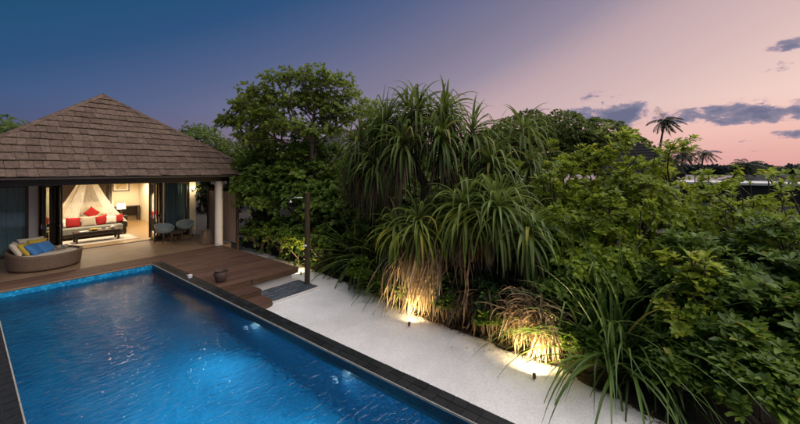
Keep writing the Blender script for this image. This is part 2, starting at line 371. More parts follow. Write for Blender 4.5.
def unit(a): return a/np.maximum(np.linalg.norm(a, axis=-1, keepdims=True), 1e-9)
def broad_leaves(P, D, U, ln, wd, droop, rng, tshift=0.):
    """obovate leaves: base P, direction D, up-ish U; 4 faces, folded along the midrib"""
    n = len(P); D = unit(D); S = unit(np.cross(D, U)); Nn = unit(np.cross(S, D))
    ln = np.broadcast_to(ln, n)[:, None]; wd = np.broadcast_to(wd, n)[:, None]; dr = np.broadcast_to(droop, n)[:, None]
    rows = [(0., .12, 0.), (.62, 1., .16), (1.0, .30, .55)]
    V = []
    for t_, w_, d_ in rows:
        c_ = P+D*ln*t_-np.array([0, 0, 1.])*ln*dr*d_
        fold = Nn*wd*.14*w_
        V += [c_-S*wd*.5*w_+fold, c_-Nn*wd*.05*w_, c_+S*wd*.5*w_+fold]
    V = np.stack(V, 1)                                       # n,9,3
    base = np.array([[r*3+0, r*3+1, r*3+4, r*3+3] for r in range(2)]+[[r*3+1, r*3+2, r*3+5, r*3+4] for r in range(2)])
    F = (np.arange(n)[:, None, None]*9+base[None]).reshape(-1, 4)
    ti = np.clip(rng.normal(.45+tshift, .24, n), 0, 1)
    return V.reshape(-1, 3), F, np.repeat(ti, 9)
def small_leaves(P, D, U, ln, wd, droop, rng, tshift=0.):
    """one bent face per leaf, for foliage far away"""
    n = len(P); D = unit(D); S = unit(np.cross(D, U)); Nn = unit(np.cross(S, D)); ln = np.broadcast_to(ln, n)[:, None]; wd = np.broadcast_to(wd, n)[:, None]
    m_ = P+D*ln*.55; V = np.stack([P, m_+S*wd*.5+Nn*wd*.12, P+D*ln-np.array([0, 0, 1.])*ln*droop*.5, m_-S*wd*.5+Nn*wd*.12], 1)
    return V.reshape(-1, 3), np.arange(n*4).reshape(-1, 4), np.repeat(np.clip(rng.normal(.45+tshift, .24, n), 0, 1), 4)
def strap_leaves(P, D, ln, wd, droop, rng, seg=8, tmean=.45, kink=0., taper=1., mess=0.):
    """long blades that rise along D and bend down under their weight; V-section"""
    n = len(P); D = unit(D); Z = np.array([0, 0, 1.])
    ln = np.broadcast_to(ln, n); wd = np.broadcast_to(wd, n); dr = np.broadcast_to(droop, n)
    kk = rng.uniform(.4, .8, n)*1.; kb = (rng.random(n) < kink)
    pos = P.copy(); d = D.copy(); rows = []; side0 = unit(np.cross(D, Z)+1e-4)
    sw = unit(rng.normal(0, 1, (n, 3)))*.05
    for i in range(seg+1):
        t_ = i/seg
        w = wd*(0.55+.45*min(1, t_*5))*(1-max(0, (t_-.35)/.65)**1.5*taper)+.0015
        s = unit(side0+sw*i); nn = unit(np.cross(s, d))
        rows += [pos-s*(w*.5)[:, None]+nn*(w*.22)[:, None], pos-nn*(w*.02)[:, None], pos+s*(w*.5)[:, None]+nn*(w*.22)[:, None]]
        step = ln/seg
        extra = np.where(kb & (t_ >= kk) & (t_ < kk+1.01/seg), 1.3, 0.)
        d = unit(d-Z*((dr*(.25+1.3*t_)/seg*2.0+extra)[:, None])+sw*.25+(rng.normal(0, mess, (n, 3)) if mess else 0.))
        pos = pos+d*step[:, None]
    V = np.stack(rows, 1); m_ = 3*(seg+1)
    base = np.array([[r*3+0, r*3+1, r*3+4, r*3+3] for r in range(seg)]+[[r*3+1, r*3+2, r*3+5, r*3+4] for r in range(seg)])
    F = (np.arange(n)[:, None, None]*m_+base[None]).reshape(-1, 4)
    ti = np.clip(rng.normal(tmean, .22, n), 0, 1)
    return V.reshape(-1, 3), F, np.repeat(ti, m_)
def cat(parts):
    V, F, T_ = [], [], []; k = 0
    for v, f, t_ in parts: V.append(v); F.append(f+k); T_.append(t_); k += len(v)
    return np.concatenate(V), np.concatenate(F), np.concatenate(T_)

def grow(root, trunk_pts, targets, rng, step=.35, bias=.55, wob=.05):
    """skeleton: every target joins the nearest node of the growing tree"""
    nodes = [np.array(root, float)]; par = [-1]; plen = [0.]
    for p in trunk_pts:
        p = np.array(p, float); plen.append(plen[-1]+np.linalg.norm(p-nodes[-1])); nodes.append(p); par.append(len(nodes)-2)
    top = nodes[-1]
    order = np.argsort(np.linalg.norm(targets-top, axis=1)); ends = []
    for i in order:
        tg = targets[i]; A = np.array(nodes[1:] if len(nodes) > 1 else nodes); pl = np.array(plen[1:] if len(nodes) > 1 else plen)
        d = np.linalg.norm(A-tg, axis=1); up = np.maximum(0, A[:, 2]-tg[2])*.6
        j = int(np.argmin(d+bias*pl+up))+(1 if len(nodes) > 1 else 0)
        k = max(1, int(np.linalg.norm(tg-nodes[j])/step)); p0 = nodes[j]; last = j
        for q in range(1, k+1):
            p = p0+(tg-p0)*q/k
            if q < k: p = p+rng.normal(0, wob, 3)+np.array([0, 0, .06*sin(pi*q/k)])
            plen.append(plen[last]+np.linalg.norm(p-nodes[last])); nodes.append(p); par.append(last); last = len(nodes)-1
        ends.append(last)
    cnt = np.zeros(len(nodes)); 
    for e in ends: cnt[e] += 1
    for i in range(len(nodes)-1, 0, -1): cnt[par[i]] += cnt[i]
    return np.array(nodes), np.array(par), cnt, ends
def branch_mesh(nodes, par, cnt, r_tip, power=.45, rmax=1., sides=5):
    R = np.minimum(rmax, r_tip*np.maximum(cnt, 1)**power)
    idx = np.arange(1, len(nodes)); a = nodes[par[idx]]; b_ = nodes[idx]
    ra = np.minimum(R[par[idx]], R[idx]*1.35); rb = R[idx]
    d = unit(b_-a); ref = np.where(np.abs(d[:, 2:3]) > .9, np.array([[1., 0, 0]]), np.array([[0, 0, 1.]]))
    u = unit(np.cross(d, ref)); w = np.cross(d, u); V = []
    for c_, r_ in ((a-d*r_tip*.5, ra), (b_+d*r_tip*.5, rb)):
        for j in range(sides):
            an = 2*pi*j/sides; V.append(c_+(u*cos(an)+w*sin(an))*r_[:, None])
    V = np.stack(V, 1); base = np.array([[j, (j+1) % sides, sides+(j+1) % sides, sides+j] for j in range(sides)])
    F = (np.arange(len(idx))[:, None, None]*2*sides+base[None]).reshape(-1, 4)
    return V.reshape(-1, 3), F
def crown_points(blobs, n, rng, shell=.55, ragged=.28):
    """uneven points filling several ellipsoids, more of them near the outside"""
    vol = np.array([b[3]*b[4]*b[5] for b in blobs])**.75; pick = rng.choice(len(blobs), n, p=vol/vol.sum())
    B = np.array(blobs)[pick]; d = unit(rng.normal(0, 1, (n, 3))); d[:, 2] = np.where(d[:, 2] < -.35, -d[:, 2]*.6, d[:, 2])
    r = shell+(1-shell)*rng.random(n)**.5
    fr = np.array([mnoise.noise(Vector(q*2.3)+Vector((7.7, 3.1, 1.2))*float(k)) for q, k in zip(d, pick)])
    r = r*(1+ragged*fr)
    return B[:, :3]+d*B[:, 3:6]*r[:, None], d
def rosettes(P, Dn, k, ln, wd, rng, spread=(35, 80), up=.5, droop=.3, tshift=0., far=False):
    """k leaves fanned round each shoot tip"""
    n = len(P); ax = unit(Dn+np.array([0, 0, up])+rng.normal(0, .25, (n, 3)))
    ref = unit(np.cross(ax, rng.normal(0, 1, (n, 3)))); w = np.cross(ax, ref)
    tip_t = rng.normal(0, .13, n)
    an = (np.arange(k)[None]*2.399+rng.random((n, 1))*6.28); sp = np.radians(rng.uniform(spread[0], spread[1], (n, k)))
    D = ax[:, None]*np.cos(sp)[..., None]+(ref[:, None]*np.cos(an)[..., None]+w[:, None]*np.sin(an)[..., None])*np.sin(sp)[..., None]
    U = np.broadcast_to(ax[:, None], D.shape)
    pos = P[:, None]-ax[:, None]*(np.arange(k)[None, :, None]*ln*.05)
    l = ln*rng.uniform(.65, 1.2, (n, k))*rng.uniform(.68, 1.3, (n, 1))
    V, F, ti = (small_leaves if far else broad_leaves)(pos.reshape(-1, 3), D.reshape(-1, 3), U.reshape(-1, 3), l.ravel(), l.ravel()*wd, droop, rng, tshift)
    return V, F, np.clip(ti+np.repeat(np.repeat(tip_t, k), 4 if far else 9), 0, 1)
def plant(name, label, cat_, base, trunk, blobs, tips, leaf, k, ln, wd, seed, twig=.006, shell=.5, spread=(35, 80), up=.5, droop=.3, bark='bark', rmax=.25, group=None, limit=260, parts=('trunk', 'crown'), power=.45, tshift=0., sides=5, far=False, ragged=.28):
    rng = np.random.default_rng(seed)
    root = thing(name, label, cat_, base, 0, group)
    P, Dn = crown_points(blobs, tips, rng, shell, ragged)
    P = P[P[:, 2] > base[2]+.1]; Dn = Dn[:len(P)]
    ctr = np.array(blobs)[:, :3].mean(0); Dn = unit(P-(ctr-np.array([0, 0, .6])))
    main = P[rng.permutation(len(P))[:min(limit, len(P))]]
    nodes, par, cnt, ends = grow(base, trunk, main, rng)
    V, F = branch_mesh(nodes, par, cnt, twig, power, rmax, sides); np_mesh(parts[0], V, F, bark, root)
    V, F, ti = rosettes(P, Dn, k, ln, wd, rng, spread, up, droop, tshift, far); np_mesh(parts[1], V, F, leaf, root, ti)
    return root

# ================================================================== SETTING
SAND_Z = -.45
EDGE = [(-6, 5.7), (-.5, 5.75), (0, 5.86), (.27, 5.95), (.8, 6.1), (1.4, 6.45), (1.9, 6.4), (2.6, 6.45), (3.45, 6.5), (4.4, 6.6), (5.4, 6.75), (6.6, 7.1), (8.0, 7.25), (8.8, 7.3), (10.8, 7.6), (14.5, 7.8), (18, 7.9)]
def edge_x(y):
    for (a, xa), (b_, xb) in zip(EDGE, EDGE[1:]):
        if a <= y <= b_: return xa+(xb-xa)*(y-a)/(b_-a)
    return EDGE[0][1] if y < EDGE[0][0] else EDGE[-1][1]
# ground sheet with a hole-free dip for the pool: built as four strips round the pool shell
PX0, PX1, PY0, PY1 = .46, 3.72, -4., 12.88
g = MB()
R_ = 2500
g.add([(-R_, -R_, -.52), (R_, -R_, -.52), (R_, PY0-.25, -.52), (-R_, PY0-.25, -.52)], [(0, 1, 2, 3)])
g.add([(-R_, PY1+.1, -.52), (R_, PY1+.1, -.52), (R_, R_, -.52), (-R_, R_, -.52)], [(0, 1, 2, 3)])
g.add([(-R_, PY0-.25, -.52), (PX0-.3, PY0-.25, -.52), (PX0-.3, PY1+.1, -.52), (-R_, PY1+.1, -.52)], [(0, 1, 2, 3)])
g.add([(PX1+.3, PY0-.25, -.52), (R_, PY0-.25, -.52), (R_, PY1+.1, -.52), (PX1+.3, PY1+.1, -.52)], [(0, 1, 2, 3)])
struct(obj('ground', g, 'soil'))
# sand path, uneven, sinking under the soil at the planting edge
xs = np.linspace(PX1+.31, 9.2, 90); ys = np.linspace(-6, 17, 260)
V = []; 
for yy in ys:
    ex = edge_x(yy)
    for xx in xs:
        n_ = mnoise.noise(Vector((xx*1.3, yy*1.3, 0)))*.022-max(0, mnoise.noise(Vector((xx*3.3, yy*2.6, 13)))-.25)*.06+mnoise.noise(Vector((xx*4.5, yy*4.5, 3)))*.010+mnoise.noise(Vector((xx*11, yy*11, 7)))*.005
        e_j = ex+mnoise.noise(Vector((yy*2.2, 5, 1)))*.12+mnoise.noise(Vector((yy*7, 2, 1)))*.05
        dd = max(0, xx-e_j); V.append((xx, yy, SAND_Z+n_-min(.12, dd*.45)))
nx = len(xs)
F = [(j*nx+i, j*nx+i+1, (j+1)*nx+i+1, (j+1)*nx+i) for j in range(len(ys)-1) for i in range(nx-1)]
struct(np_mesh('sand_path', np.array(V), np.array(F), 'sand'))
# soil of the planting bed, humped
xs = np.linspace(5.5, 14, 60); ys = np.linspace(-8, 17, 150); V = []
for yy in ys:
    ex = edge_x(yy)
    for xx in xs:
        dd = xx-ex; V.append((xx, yy, -.52+(.05 if dd < .25 else .05+min(.16, (dd-.25)*.1))+mnoise.noise(Vector((xx*3, yy*3, 9)))*.03-(.2 if dd < -.05 else 0)))
nx = len(xs); F = [(j*nx+i, j*nx+i+1, (j+1)*nx+i+1, (j+1)*nx+i) for j in range(len(ys)-1) for i in range(nx-1)]
struct(np_mesh('planting_bed', np.array(V), np.array(F), 'soil'))
# sea
struct(obj('sea', MB().add([(95, -900, -.35), (2400, -900, -.35), (2400, 80, -.35), (95, 80, -.35)], [(0, 1, 2, 3)]), 'sea'))

# ---------------- pool
WZ = -.16
pool = thing('pool_basin', 'x', 'x', (PX0, PY0, 0)); del pool['label']; del pool['category']; struct(pool)
D_ = -1.55
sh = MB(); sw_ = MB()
sh.add([(PX0, PY0, D_), (PX1, PY0, D_), (PX1, PY1, D_), (PX0, PY1, D_)], [(0, 1, 2, 3)])
top = WZ-.10
for (xa, ya, xb, yb) in [(PX0, PY1, PX0, PY0), (PX0, PY0, PX1, PY0), (PX1, PY0, PX1, PY1), (PX1, PY1, PX0, PY1)]:
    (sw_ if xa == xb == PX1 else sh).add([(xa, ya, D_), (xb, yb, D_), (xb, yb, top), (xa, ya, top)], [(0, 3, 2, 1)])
obj('pool_shell', sh, 'pool_mosaic', pool); obj('side_wall', sw_, 'shaded_wall_mosaic', pool)
wl = MB(); wf = MB()
for (xa, ya, xb, yb) in [(PX0, PY1, PX0, PY0), (PX0, PY0, PX1, PY0), (PX1, PY0, PX1, PY1), (PX1, PY1, PX0, PY1)]:
    (wf if ya == yb == PY1 else wl).add([(xa, ya, top), (xb, yb, top), (xb, yb, -.03), (xa, ya, -.03)], [(0, 3, 2, 1)])
obj('waterline_band', wl, 'waterline_tile', pool); obj('waterline_band', wf, 'pool_mosaic', pool)
struct(obj('pool_water', MB().add([(PX0-.001, PY0-.001, WZ), (PX1+.001, PY0-.001, WZ), (PX1+.001, PY1+.001, WZ), (PX0-.001, PY1+.001, WZ)], [(0, 1, 2, 3)]), 'water'))
# coping: kerb body with stone tiles proud of the grout
cop = thing('pool_coping', 'x', 'x', (PX1, PY0, 0)); del cop['label']; del cop['category']; struct(cop)
kb = MB(); kb.box(PX1+.004, PY0-.3, -.9, PX1+.30, PY1+.09, -.012); kb.box(PX0-.30, PY0-.3, -.9, PX0-.004, PY1+.09, -.012)
kb.box(PX0-.3, PY1+.004, -.9, PX1+.3, PY1+.088, -.014); kb.box(PX0-.3, PY0-.3, -.9, PX1+.3, PY0-.004, -.014)
obj('kerb', kb, 'grout', cop)
obj('edge_trim', MB().box(PX1-.006, PY0, -.026, PX1+.010, PY1, .004).box(PX0-.010, PY0, -.026, PX0+.006, PY1, .004), 'pale_grout', cop)
random.seed(4)
TL = .205
tm = [MB().box(.004, -TL/2+.004, -.02, .139, TL/2-.004, 0)]
tme = bpy.data.meshes.new('tile'); tme.from_pydata(tm[0].v, [], tm[0].f); tme.materials.append(MATS['coping_stone'])
far = MB()
def tile(x, y, rz=0):
    o = bpy.data.objects.new('tile', tme); COL.objects.link(o); o.parent = cop
    o.location = (x-PX1, y-PY0, random.uniform(-.002, .003)); o.rotation_euler = (random.gauss(0, .006), random.gauss(0, .006), random.gauss(0, .005))
y = -1.0
while y < PY1-.1:
    for r in range(2): tile(PX1+.012+r*.143, y)
    y += TL
y = 1.4
while y < 5.6:
    for r in range(2): tile(PX0-.012-.143-r*.143, y)
    y += TL
y = 5.75
while y < PY1: far.box(PX0-.012-.139, y-.09, -.02, PX0-.016, y+.09, .001); far.box(PX0-.012-.282, y-.09, -.02, PX0-.012-.147, y+.09, .001); y += TL
fo = obj('tile_rows', far, 'coping_stone', cop); fo['kind'] = 'stuff'
fe = MB(); x = PX0
while x < PX1: fe.box(x+.003, PY1+.006, -.02, min(x+.2, PX1), PY1+.084, .006); x += .203
fo = obj('end_tile_row', fe, 'terrace_stone', cop); fo['kind'] = 'stuff'
# underwater lights; unseen near one and opposite-wall pair added to even the pool
for x, sg, yy, e, lb in [(PX1, -1, 7.0, 78, 'round underwater pool light in the coping wall nearest the timber steps'), (PX1, -1, 4.2, 78, 'round underwater pool light in the coping wall facing the first straw curtain'), (PX1, -1, 1.3, 80, 'added unseen underwater pool light in the wall facing the dry straw tuft'),
                         (PX0, 1, 5.6, 95, 'added unseen underwater pool light across the pool from the first straw curtain'), (PX0, 1, 2.7, 95, 'added unseen underwater pool light across the pool from the dry straw tuft')]:
    t_ = thing('pool_light', lb, 'pool light', (x, yy, -.62), 0, 'underwater pool lights')
    rg = MB(); rg.lathe([(.06, 0), (.06, .02), (.042, .024)], 20); rg.v = [(sg*c, a, b_) for a, b_, c in rg.v]; obj('bezel', rg, 'chrome', t_, local=True)
    ls = MB(); ls.lathe([(.040, .021), (.03, .030), (.01, .034)], 16); ls.v = [(sg*c, a, b_) for a, b_, c in ls.v]; obj('lens', ls, 'pool_lamp', t_, local=True)
    lamp('pool_lamp', 'SPOT', (x+sg*.06, yy, -.62), e, (.50, .86, 1), t_, spot_size=radians(178), spot_blend=.7, shadow_soft_size=.012, aim=(x+sg*3.2, yy-1.4, -.45)).visible_transmission = False

# ---------------- deck, steps, terrace
DX1 = 6.35; DY0 = 8.95; TY = 14.0
deck = thing('timber_deck', 'x', 'x', (PX1, DY0, 0)); del deck['label']; del deck['category']; struct(deck)
random.seed(9)
def plank(x0, x1, y0, y1, z1=0., th=.03, parent=deck, jz=.002):
    z1 += random.uniform(-jz, jz)
    return obj('plank', MB().box(x0, y0, z1-th, x1, y1, z1), 'deck_board', parent, bevel=.004, seg=1)
y = DY0; BW = .137
while y < TY-.01:
    y1 = min(y+BW-.006, TY-.004)
    if y < PY1+.10: xa, xb = PX1+.305, DX1
    else: xa, xb = -1.6, DX1
    # staggered butt joints
    cuts = [xa]+[c for c in [random.choice((1.2, 1.9, 2.6, 3.3)), random.choice((4.6, 5.1, 5.6))] if xa+.4 < c < xb-.4]+[xb]
    for a, b_ in zip(cuts, cuts[1:]): plank(a+.001, b_-.002, max(y, DY0), y1)
    y += BW
fr = MB(); fr.box(PX1+.31, DY0+.03, -.16, DX1-.03, DY0+.07, -.034); fr.box(DX1-.07, DY0+.072, -.16, DX1-.03, TY, -.034)
for yy in np.arange(DY0+.6, TY, .9): fr.box(PX1+.32, yy, -.2, DX1-.08, yy+.05, -.036)
obj('deck_frame', fr, 'brown_wood', deck)
obj('fascia_board', MB().box(PX1+1.17, DY0-.028, -.175, DX1, DY0-.003, -.004), 'brown_wood', deck, bevel=.004)
obj('side_fascia_board', MB().box(DX1+.003, DY0-.028, -.175, DX1+.028, TY, -.004), 'brown_wood', deck, bevel=.004)
obj('plinth', MB().box(PX1+.4, DY0+.12, -.6, DX1-.12, DY0+.24, -.17).box(DX1-.26, DY0+.245, -.6, DX1-.12, TY, -.17), 'white_render', deck)
# steps down to the sand
st = thing('timber_steps', 'low brown timber steps from deck down to the sand beside the pool coping', 'steps', (4.45, 8.4, SAND_Z))
SX0, SX1 = PX1+.31, 4.86
for j, (ya, yb, z) in enumerate([(8.40, DY0-.03, -.15), (7.88, 8.395, -.30)]):
    tr_ = obj('tread', MB().box(SX0, ya, z-.035, SX1, ya+(yb-ya)*.5-.003, z), 'deck_board', st, bevel=.004, seg=1)
    obj('tread', MB().box(SX0, ya+(yb-ya)*.5+.003, z-.035, SX1, yb, z+.001), 'deck_board', st, bevel=.004, seg=1)
    obj('riser', MB().box(SX0+.005, ya+.012, -.58, SX1-.02, ya+.034, z-.037), 'brown_wood', st, bevel=.003)
    obj('side_board', MB().box(SX1-.018, ya+.014, -.58, SX1-.002, yb, z-.037), 'brown_wood', st)
obj('riser', MB().box(SX0, DY0-.024, -.5, SX1, DY0-.004, -.036), 'brown_wood', st)
# terrace slab under the roof
ter = struct(obj('terrace', MB().box(-1.6, TY, -.3, 6.75, 17.5, -.002), 'terrace_stone'))

# ---------------- outdoor shower
sh = thing('shower_slab', 'low outdoor shower tray of grey-blue stone strips with white rim', 'shower tray', (5.6, 8.45, SAND_Z))
obj('rim', MB().box(4.9, 7.93, -.75, 6.45, DY0-.05, -.405), 'white_render', sh, bevel=.01)
random.seed(2)
y = 7.99
while y < DY0-.12:
    x = 4.96
    while x < 6.38:
        w = random.uniform(.22, .42); x1 = min(x+w, 6.39)
        obj('strip', MB().box(x, y, -.42, x1-.012, y+.072, -.385+random.uniform(-.006, .006)), 'shower_strip', sh, bevel=.006, seg=1); x = x1
    y += .084
sp = thing('shower_post', 'dark timber post with chrome shower arm at the edge of the shower tray', 'shower', (6.33, 8.42, -.4))
random.seed(3)
pp = MB(); pp.tube([(6.33+random.uniform(-.006, .006), 8.42+random.uniform(-.006, .006), z) for z in np.linspace(-.45, 2.32, 12)], [.082-.012*i/11+random.uniform(-.003, .003) for i in range(12)], 12)
obj('post', pp, 'post_wood', sp)
ar = MB(); ar.tube([(6.28, 8.46, 2.16), (6.17, 8.55, 2.18), (6.03, 8.67, 2.18), (5.97, 8.72, 2.15), (5.96, 8.73, 2.08)], .013, 8); obj('arm', ar, 'chrome', sp, smooth=True)
obj('shower_head', MB().lathe([(.02, .05), (.028, .03), (.07, .0), (.07, -.012)][::-1], 20, (5.96, 8.73, 2.05)), 'chrome', sp, smooth=False)
obj('valve', MB().tube([(6.28, 8.39, .75), (6.20, 8.43, .75)], .03, 10).tube([(6.21, 8.42, .75), (6.19, 8.36, .78)], .008, 6), 'chrome', sp)

# ---------------- villa
VX, VY, VA = 3.45, 17.68, 4.36          # roof centre and half width
EZ, AZ = 2.84, 6.02
villa = thing('villa', 'brown shingled pyramid-roof villa with lit open room and veranda by the pool', 'house', (VX, 17.5, 0))
rf = MB()
cs = [(VX-VA, VY-VA), (VX+VA, VY-VA), (VX+VA, VY+VA), (VX-VA, VY+VA)]
in_ = .03
rf.add([(x, y, EZ-.05) for x, y in cs]+[(VX, VY, AZ-.05)]+[(x, y, EZ-.10) for x, y in cs], [(0, 1, 4), (1, 2, 4), (2, 3, 4), (3, 0, 4), (0, 5, 6, 1), (1, 6, 7, 2), (2, 7, 8, 3), (3, 8, 5, 0), (5, 8, 7, 6)])
roof = obj('roof', rf, 'dark_wood', villa)
SL = sqrt(VA**2+(AZ-EZ)**2); NC = 14
un = Vector((0, VA, AZ-EZ)).normalized(); nrm = Vector((0, -(AZ-EZ), VA)).normalized()
random.seed(21)
def shingle_quads(side_far=False):
    out = []
    for j in range(NC):
        s0 = SL*j/NC; s1 = SL*(j+1)/NC
        x = -VA*(1-s0/SL)-random.uniform(0, .3)
        while x < VA*(1-s0/SL):
            w = random.uniform(.18, .34); xa, xb = x, x+w-.008; x += w
            h0, h1 = VA*(1-s0/SL), VA*(1-min(SL, s1+.05)/SL)
            q = []
            lift0 = random.uniform(.040, .062); ds = random.uniform(-.02, .015)
            for s, hh, lf in ((s0+ds, h0, lift0), (min(SL, s1+.05), h1, .012)):
                q.append((max(-hh, min(hh, xa)), s, lf)); q.append((max(-hh, min(hh, xb)), s, lf))
            if q[1][0]-q[0][0] < .04: continue
            out.append(q)
    return out
def face_pt(x, s, lf, rot):
    p = Vector((x, -VA, 0))+Vector((0, un.y, un.z))*s+nrm*lf
    a = rot*pi/2; return (VX+p.x*cos(a)-p.y*sin(a), VY+p.x*sin(a)+p.y*cos(a), EZ-.05+p.z)
def shingle_mb(q, rot, mb=None):
    mb = mb or MB(); th = .022
    a, b_, c_, d_ = q[0], q[1], q[3], q[2]
    lo = [face_pt(p[0], p[1], p[2]-th, rot) for p in (a, b_, c_, d_)]; hi = [face_pt(p[0], p[1], p[2], rot) for p in (a, b_, c_, d_)]
    return mb.hexa(lo+hi)
for q in shingle_quads(): obj('shingle', shingle_mb(q, 0), 'shingle', roof)
for rot in (1, 3, 2):
    mb = MB()
    for q in shingle_quads(): shingle_mb(q, rot, mb)
    o = obj('shingle_rows', mb, 'shingle', roof); o['kind'] = 'stuff'
for k in range(4):                       # hip caps
    a = Vector((cs[k][0], cs[k][1], EZ-.02)); b_ = Vector((VX, VY, AZ-.01)); n_ = 18
    for i in range(n_):
        p, q = a.lerp(b_, i/n_), a.lerp(b_, (i+1.08)/n_); up = Vector((0, 0, .045))
        d = (q-p).normalized(); s = d.cross(Vector((0, 0, 1))).normalized()*.10
        lowp = Vector((0, 0, -.035))
        q_ = [p-s+lowp, p+s+lowp, q+s*.95+lowp-Vector((0, 0, .01)), q-s*.95+lowp-Vector((0, 0, .01)), p+up-s*.25, p+up+s*.25, q+up*.7+s*.25, q+up*.7-s*.25]
        obj('hip_cap', MB().hexa(q_), 'shingle', roof)
# beams, ceiling, columns
bm = MB()
bm.box(-.9, 13.97, 2.55, 7.0, 14.17, 2.735); bm.box(6.2, 14.18, 2.56, 6.4, 17.4, 2.735); bm.box(.3, 14.18, 2.56, .5, 17.4, 2.735)
bm.box(-.9, 17.35, 2.5, 6.95, 17.62, 2.72)
obj('beam', bm, 'dark_wood', villa, bevel=.008)
for x in (.28, 6.3):
    obj('column', MB().lathe([(.145, 0), (.145, 1.2), (.142, 2.545)], 28, (x, 14.07, 0)), 'stucco', villa, smooth=False)
WY = 17.5
# facade posts
for xa, xb in ((-.35, -.15), (1.42, 1.64), (5.27, 5.46), (6.47, 6.74)):
    obj('pier', MB().box(xa, WY-.12, 0, xb, WY+.1, 2.495), 'stucco', villa, bevel=.008)
# side and back walls of the bedroom
BY = 25.3
obj('wall', MB().box(6.62, WY+.11, -.3, 6.78, BY+.16, 2.78), 'interior_wall', villa)
obj('wall', MB().box(-.4, BY, -.3, 6.615, BY+.16, 2.78), 'interior_wall', villa)
obj('wall', MB().box(-.4, WY+.11, -.3, -.24, BY-.005, 2.78), 'interior_wall', villa)
obj('room_floor', MB().box(-.235, WY-.0, -.28, 6.615, BY-.003, .012), 'interior_floor', villa)
obj('ceiling', MB().box(-.235, WY+.13, 2.70, 6.615, BY-.003, 2.77), 'interior_wall', villa)
obj('rear_roof', MB().box(-1.0, VY+VA-.5, 2.79, 7.4, BY+.7, 2.95), 'far_roof', villa)
obj('threshold', MB().box(1.66, WY-.14, -.01, 5.26, WY-.003, .02), 'brown_wood', villa)
# fixed windows with curtains behind
def window(x0, x1):
    w = obj('window', MB().box(x0, WY-.05, .02, x0+.07, WY+.03, 2.49).box(x1-.07, WY-.05, .02, x1, WY+.03, 2.49).box(x0+.072, WY-.05, 2.40, x1-.072, WY+.03, 2.49).box(x0+.072, WY-.05, .02, x1-.072, WY+.03, .12), 'dark_wood', villa, bevel=.006)
    obj('pane', MB().box(x0+.072, WY-.014, .122, x1-.072, WY-.006, 2.398), 'pane_glass', w)
window(-.14, 1.41); window(5.465, 6.465)
def curtain(x0, x1, y, label, seed):
    rng = np.random.default_rng(seed); n = 90; zs = np.linspace(.06, 2.46, 14); V = []
    ph = rng.uniform(0, 6.28, 4)
    for z in zs:
        for i in range(n):
            u = i/(n-1); a = .035*(1-.25*z/2.46)
            V.append((x0+(x1-x0)*u+.01*sin(z*2+u*20), y+a*sin(u*(x1-x0)*48+ph[0]+.3*sin(z*1.5))+.012*sin(u*(x1-x0)*21+ph[1]), z))
    F = [(j*n+i, j*n+i+1, (j+1)*n+i+1, (j+1)*n+i) for j in range(len(zs)-1) for i in range(n-1)]
    o = np_mesh('curtain', np.array(V), np.array(F), 'curtain'); tag(o, label, 'curtain')
    md = o.modifiers.new('solid', 'SOLIDIFY'); md.thickness = .004
curtain(-.12, 1.38, WY+.16, 'grey-blue curtain behind the veranda window beside the wicker daybed', 1)
curtain(5.49, 6.44, WY+.16, 'grey-blue curtain behind the veranda window above the tub chairs', 2)
# folded door leaves
def leaf(x, y0, y1, x2=None):
    x2 = x2 if x2 is not None else x
    d = Vector((x2-x, y1-y0, 0)); ln = d.length; d.normalize(); s = Vector((-d.y, d.x, 0))*.022
    def bar(u0, u1, z0, z1, th=1.):
        a = Vector((x, y0, 0))+d*u0; b_ = Vector((x, y0, 0))+d*u1; t_ = s*th
        return [(*(a-t_).xy, z0), (*(a+t_).xy, z0), (*(b_+t_).xy, z0), (*(b_-t_).xy, z0), (*(a-t_).xy, z1), (*(a+t_).xy, z1), (*(b_+t_).xy, z1), (*(b_-t_).xy, z1)]
    fm = MB().hexa(bar(0, .075, .02, 2.48)).hexa(bar(ln-.075, ln, .02, 2.48)).hexa(bar(.076, ln-.076, 2.38, 2.48)).hexa(bar(.076, ln-.076, .02, .14)).hexa(bar(.076, ln-.076, 1.0, 1.06))
    f_ = obj('folding_door', fm, 'dark_wood', villa, bevel=.004)
    obj('pane', MB().hexa(bar(.077, ln-.077, .141, .999, .2)), 'pane_glass', f_); obj('pane', MB().hexa(bar(.077, ln-.077, 1.061, 2.379, .2)), 'pane_glass', f_)
    h = bar(.025, .05, .98, 1.12, 1.9); obj('handle', MB().hexa(h), 'chrome', f_)
leaf(1.70, 16.84, 17.46, 1.82); leaf(1.74, 16.80, 17.40, 1.99); leaf(2.16, 16.78, 17.46, 2.06)
leaf(5.22, 16.84, 17.46, 5.12); leaf(4.94, 16.80, 17.46, 5.0)
def drape(x0, x1, y, label, seed):
    rng = np.random.default_rng(seed); n = 60; zs = np.linspace(.05, 2.48, 12); ph = rng.uniform(0, 6.28)
    V = [(x0+(x1-x0)*i/(n-1), y+.06*sin(i*.9+ph+.2*sin(z*2))+.02*sin(i*.37+ph), z) for z in zs for i in range(n)]
    F = [(q*n+i, q*n+i+1, (q+1)*n+i+1, (q+1)*n+i) for q in range(len(zs)-1) for i in range(n-1)]
    o = np_mesh('drape', np.array(V), np.array(F), 'drape'); tag(o, label, 'curtain'); md = o.modifiers.new('solid', 'SOLIDIFY'); md.thickness = .006
drape(1.66, 2.16, WY+.22, 'dark brown drape gathered behind the folded doors beside the daybed', 3)
drape(5.0, 5.30, WY+.22, 'dark brown drape gathered behind the folded doors beside the tub chair', 4)
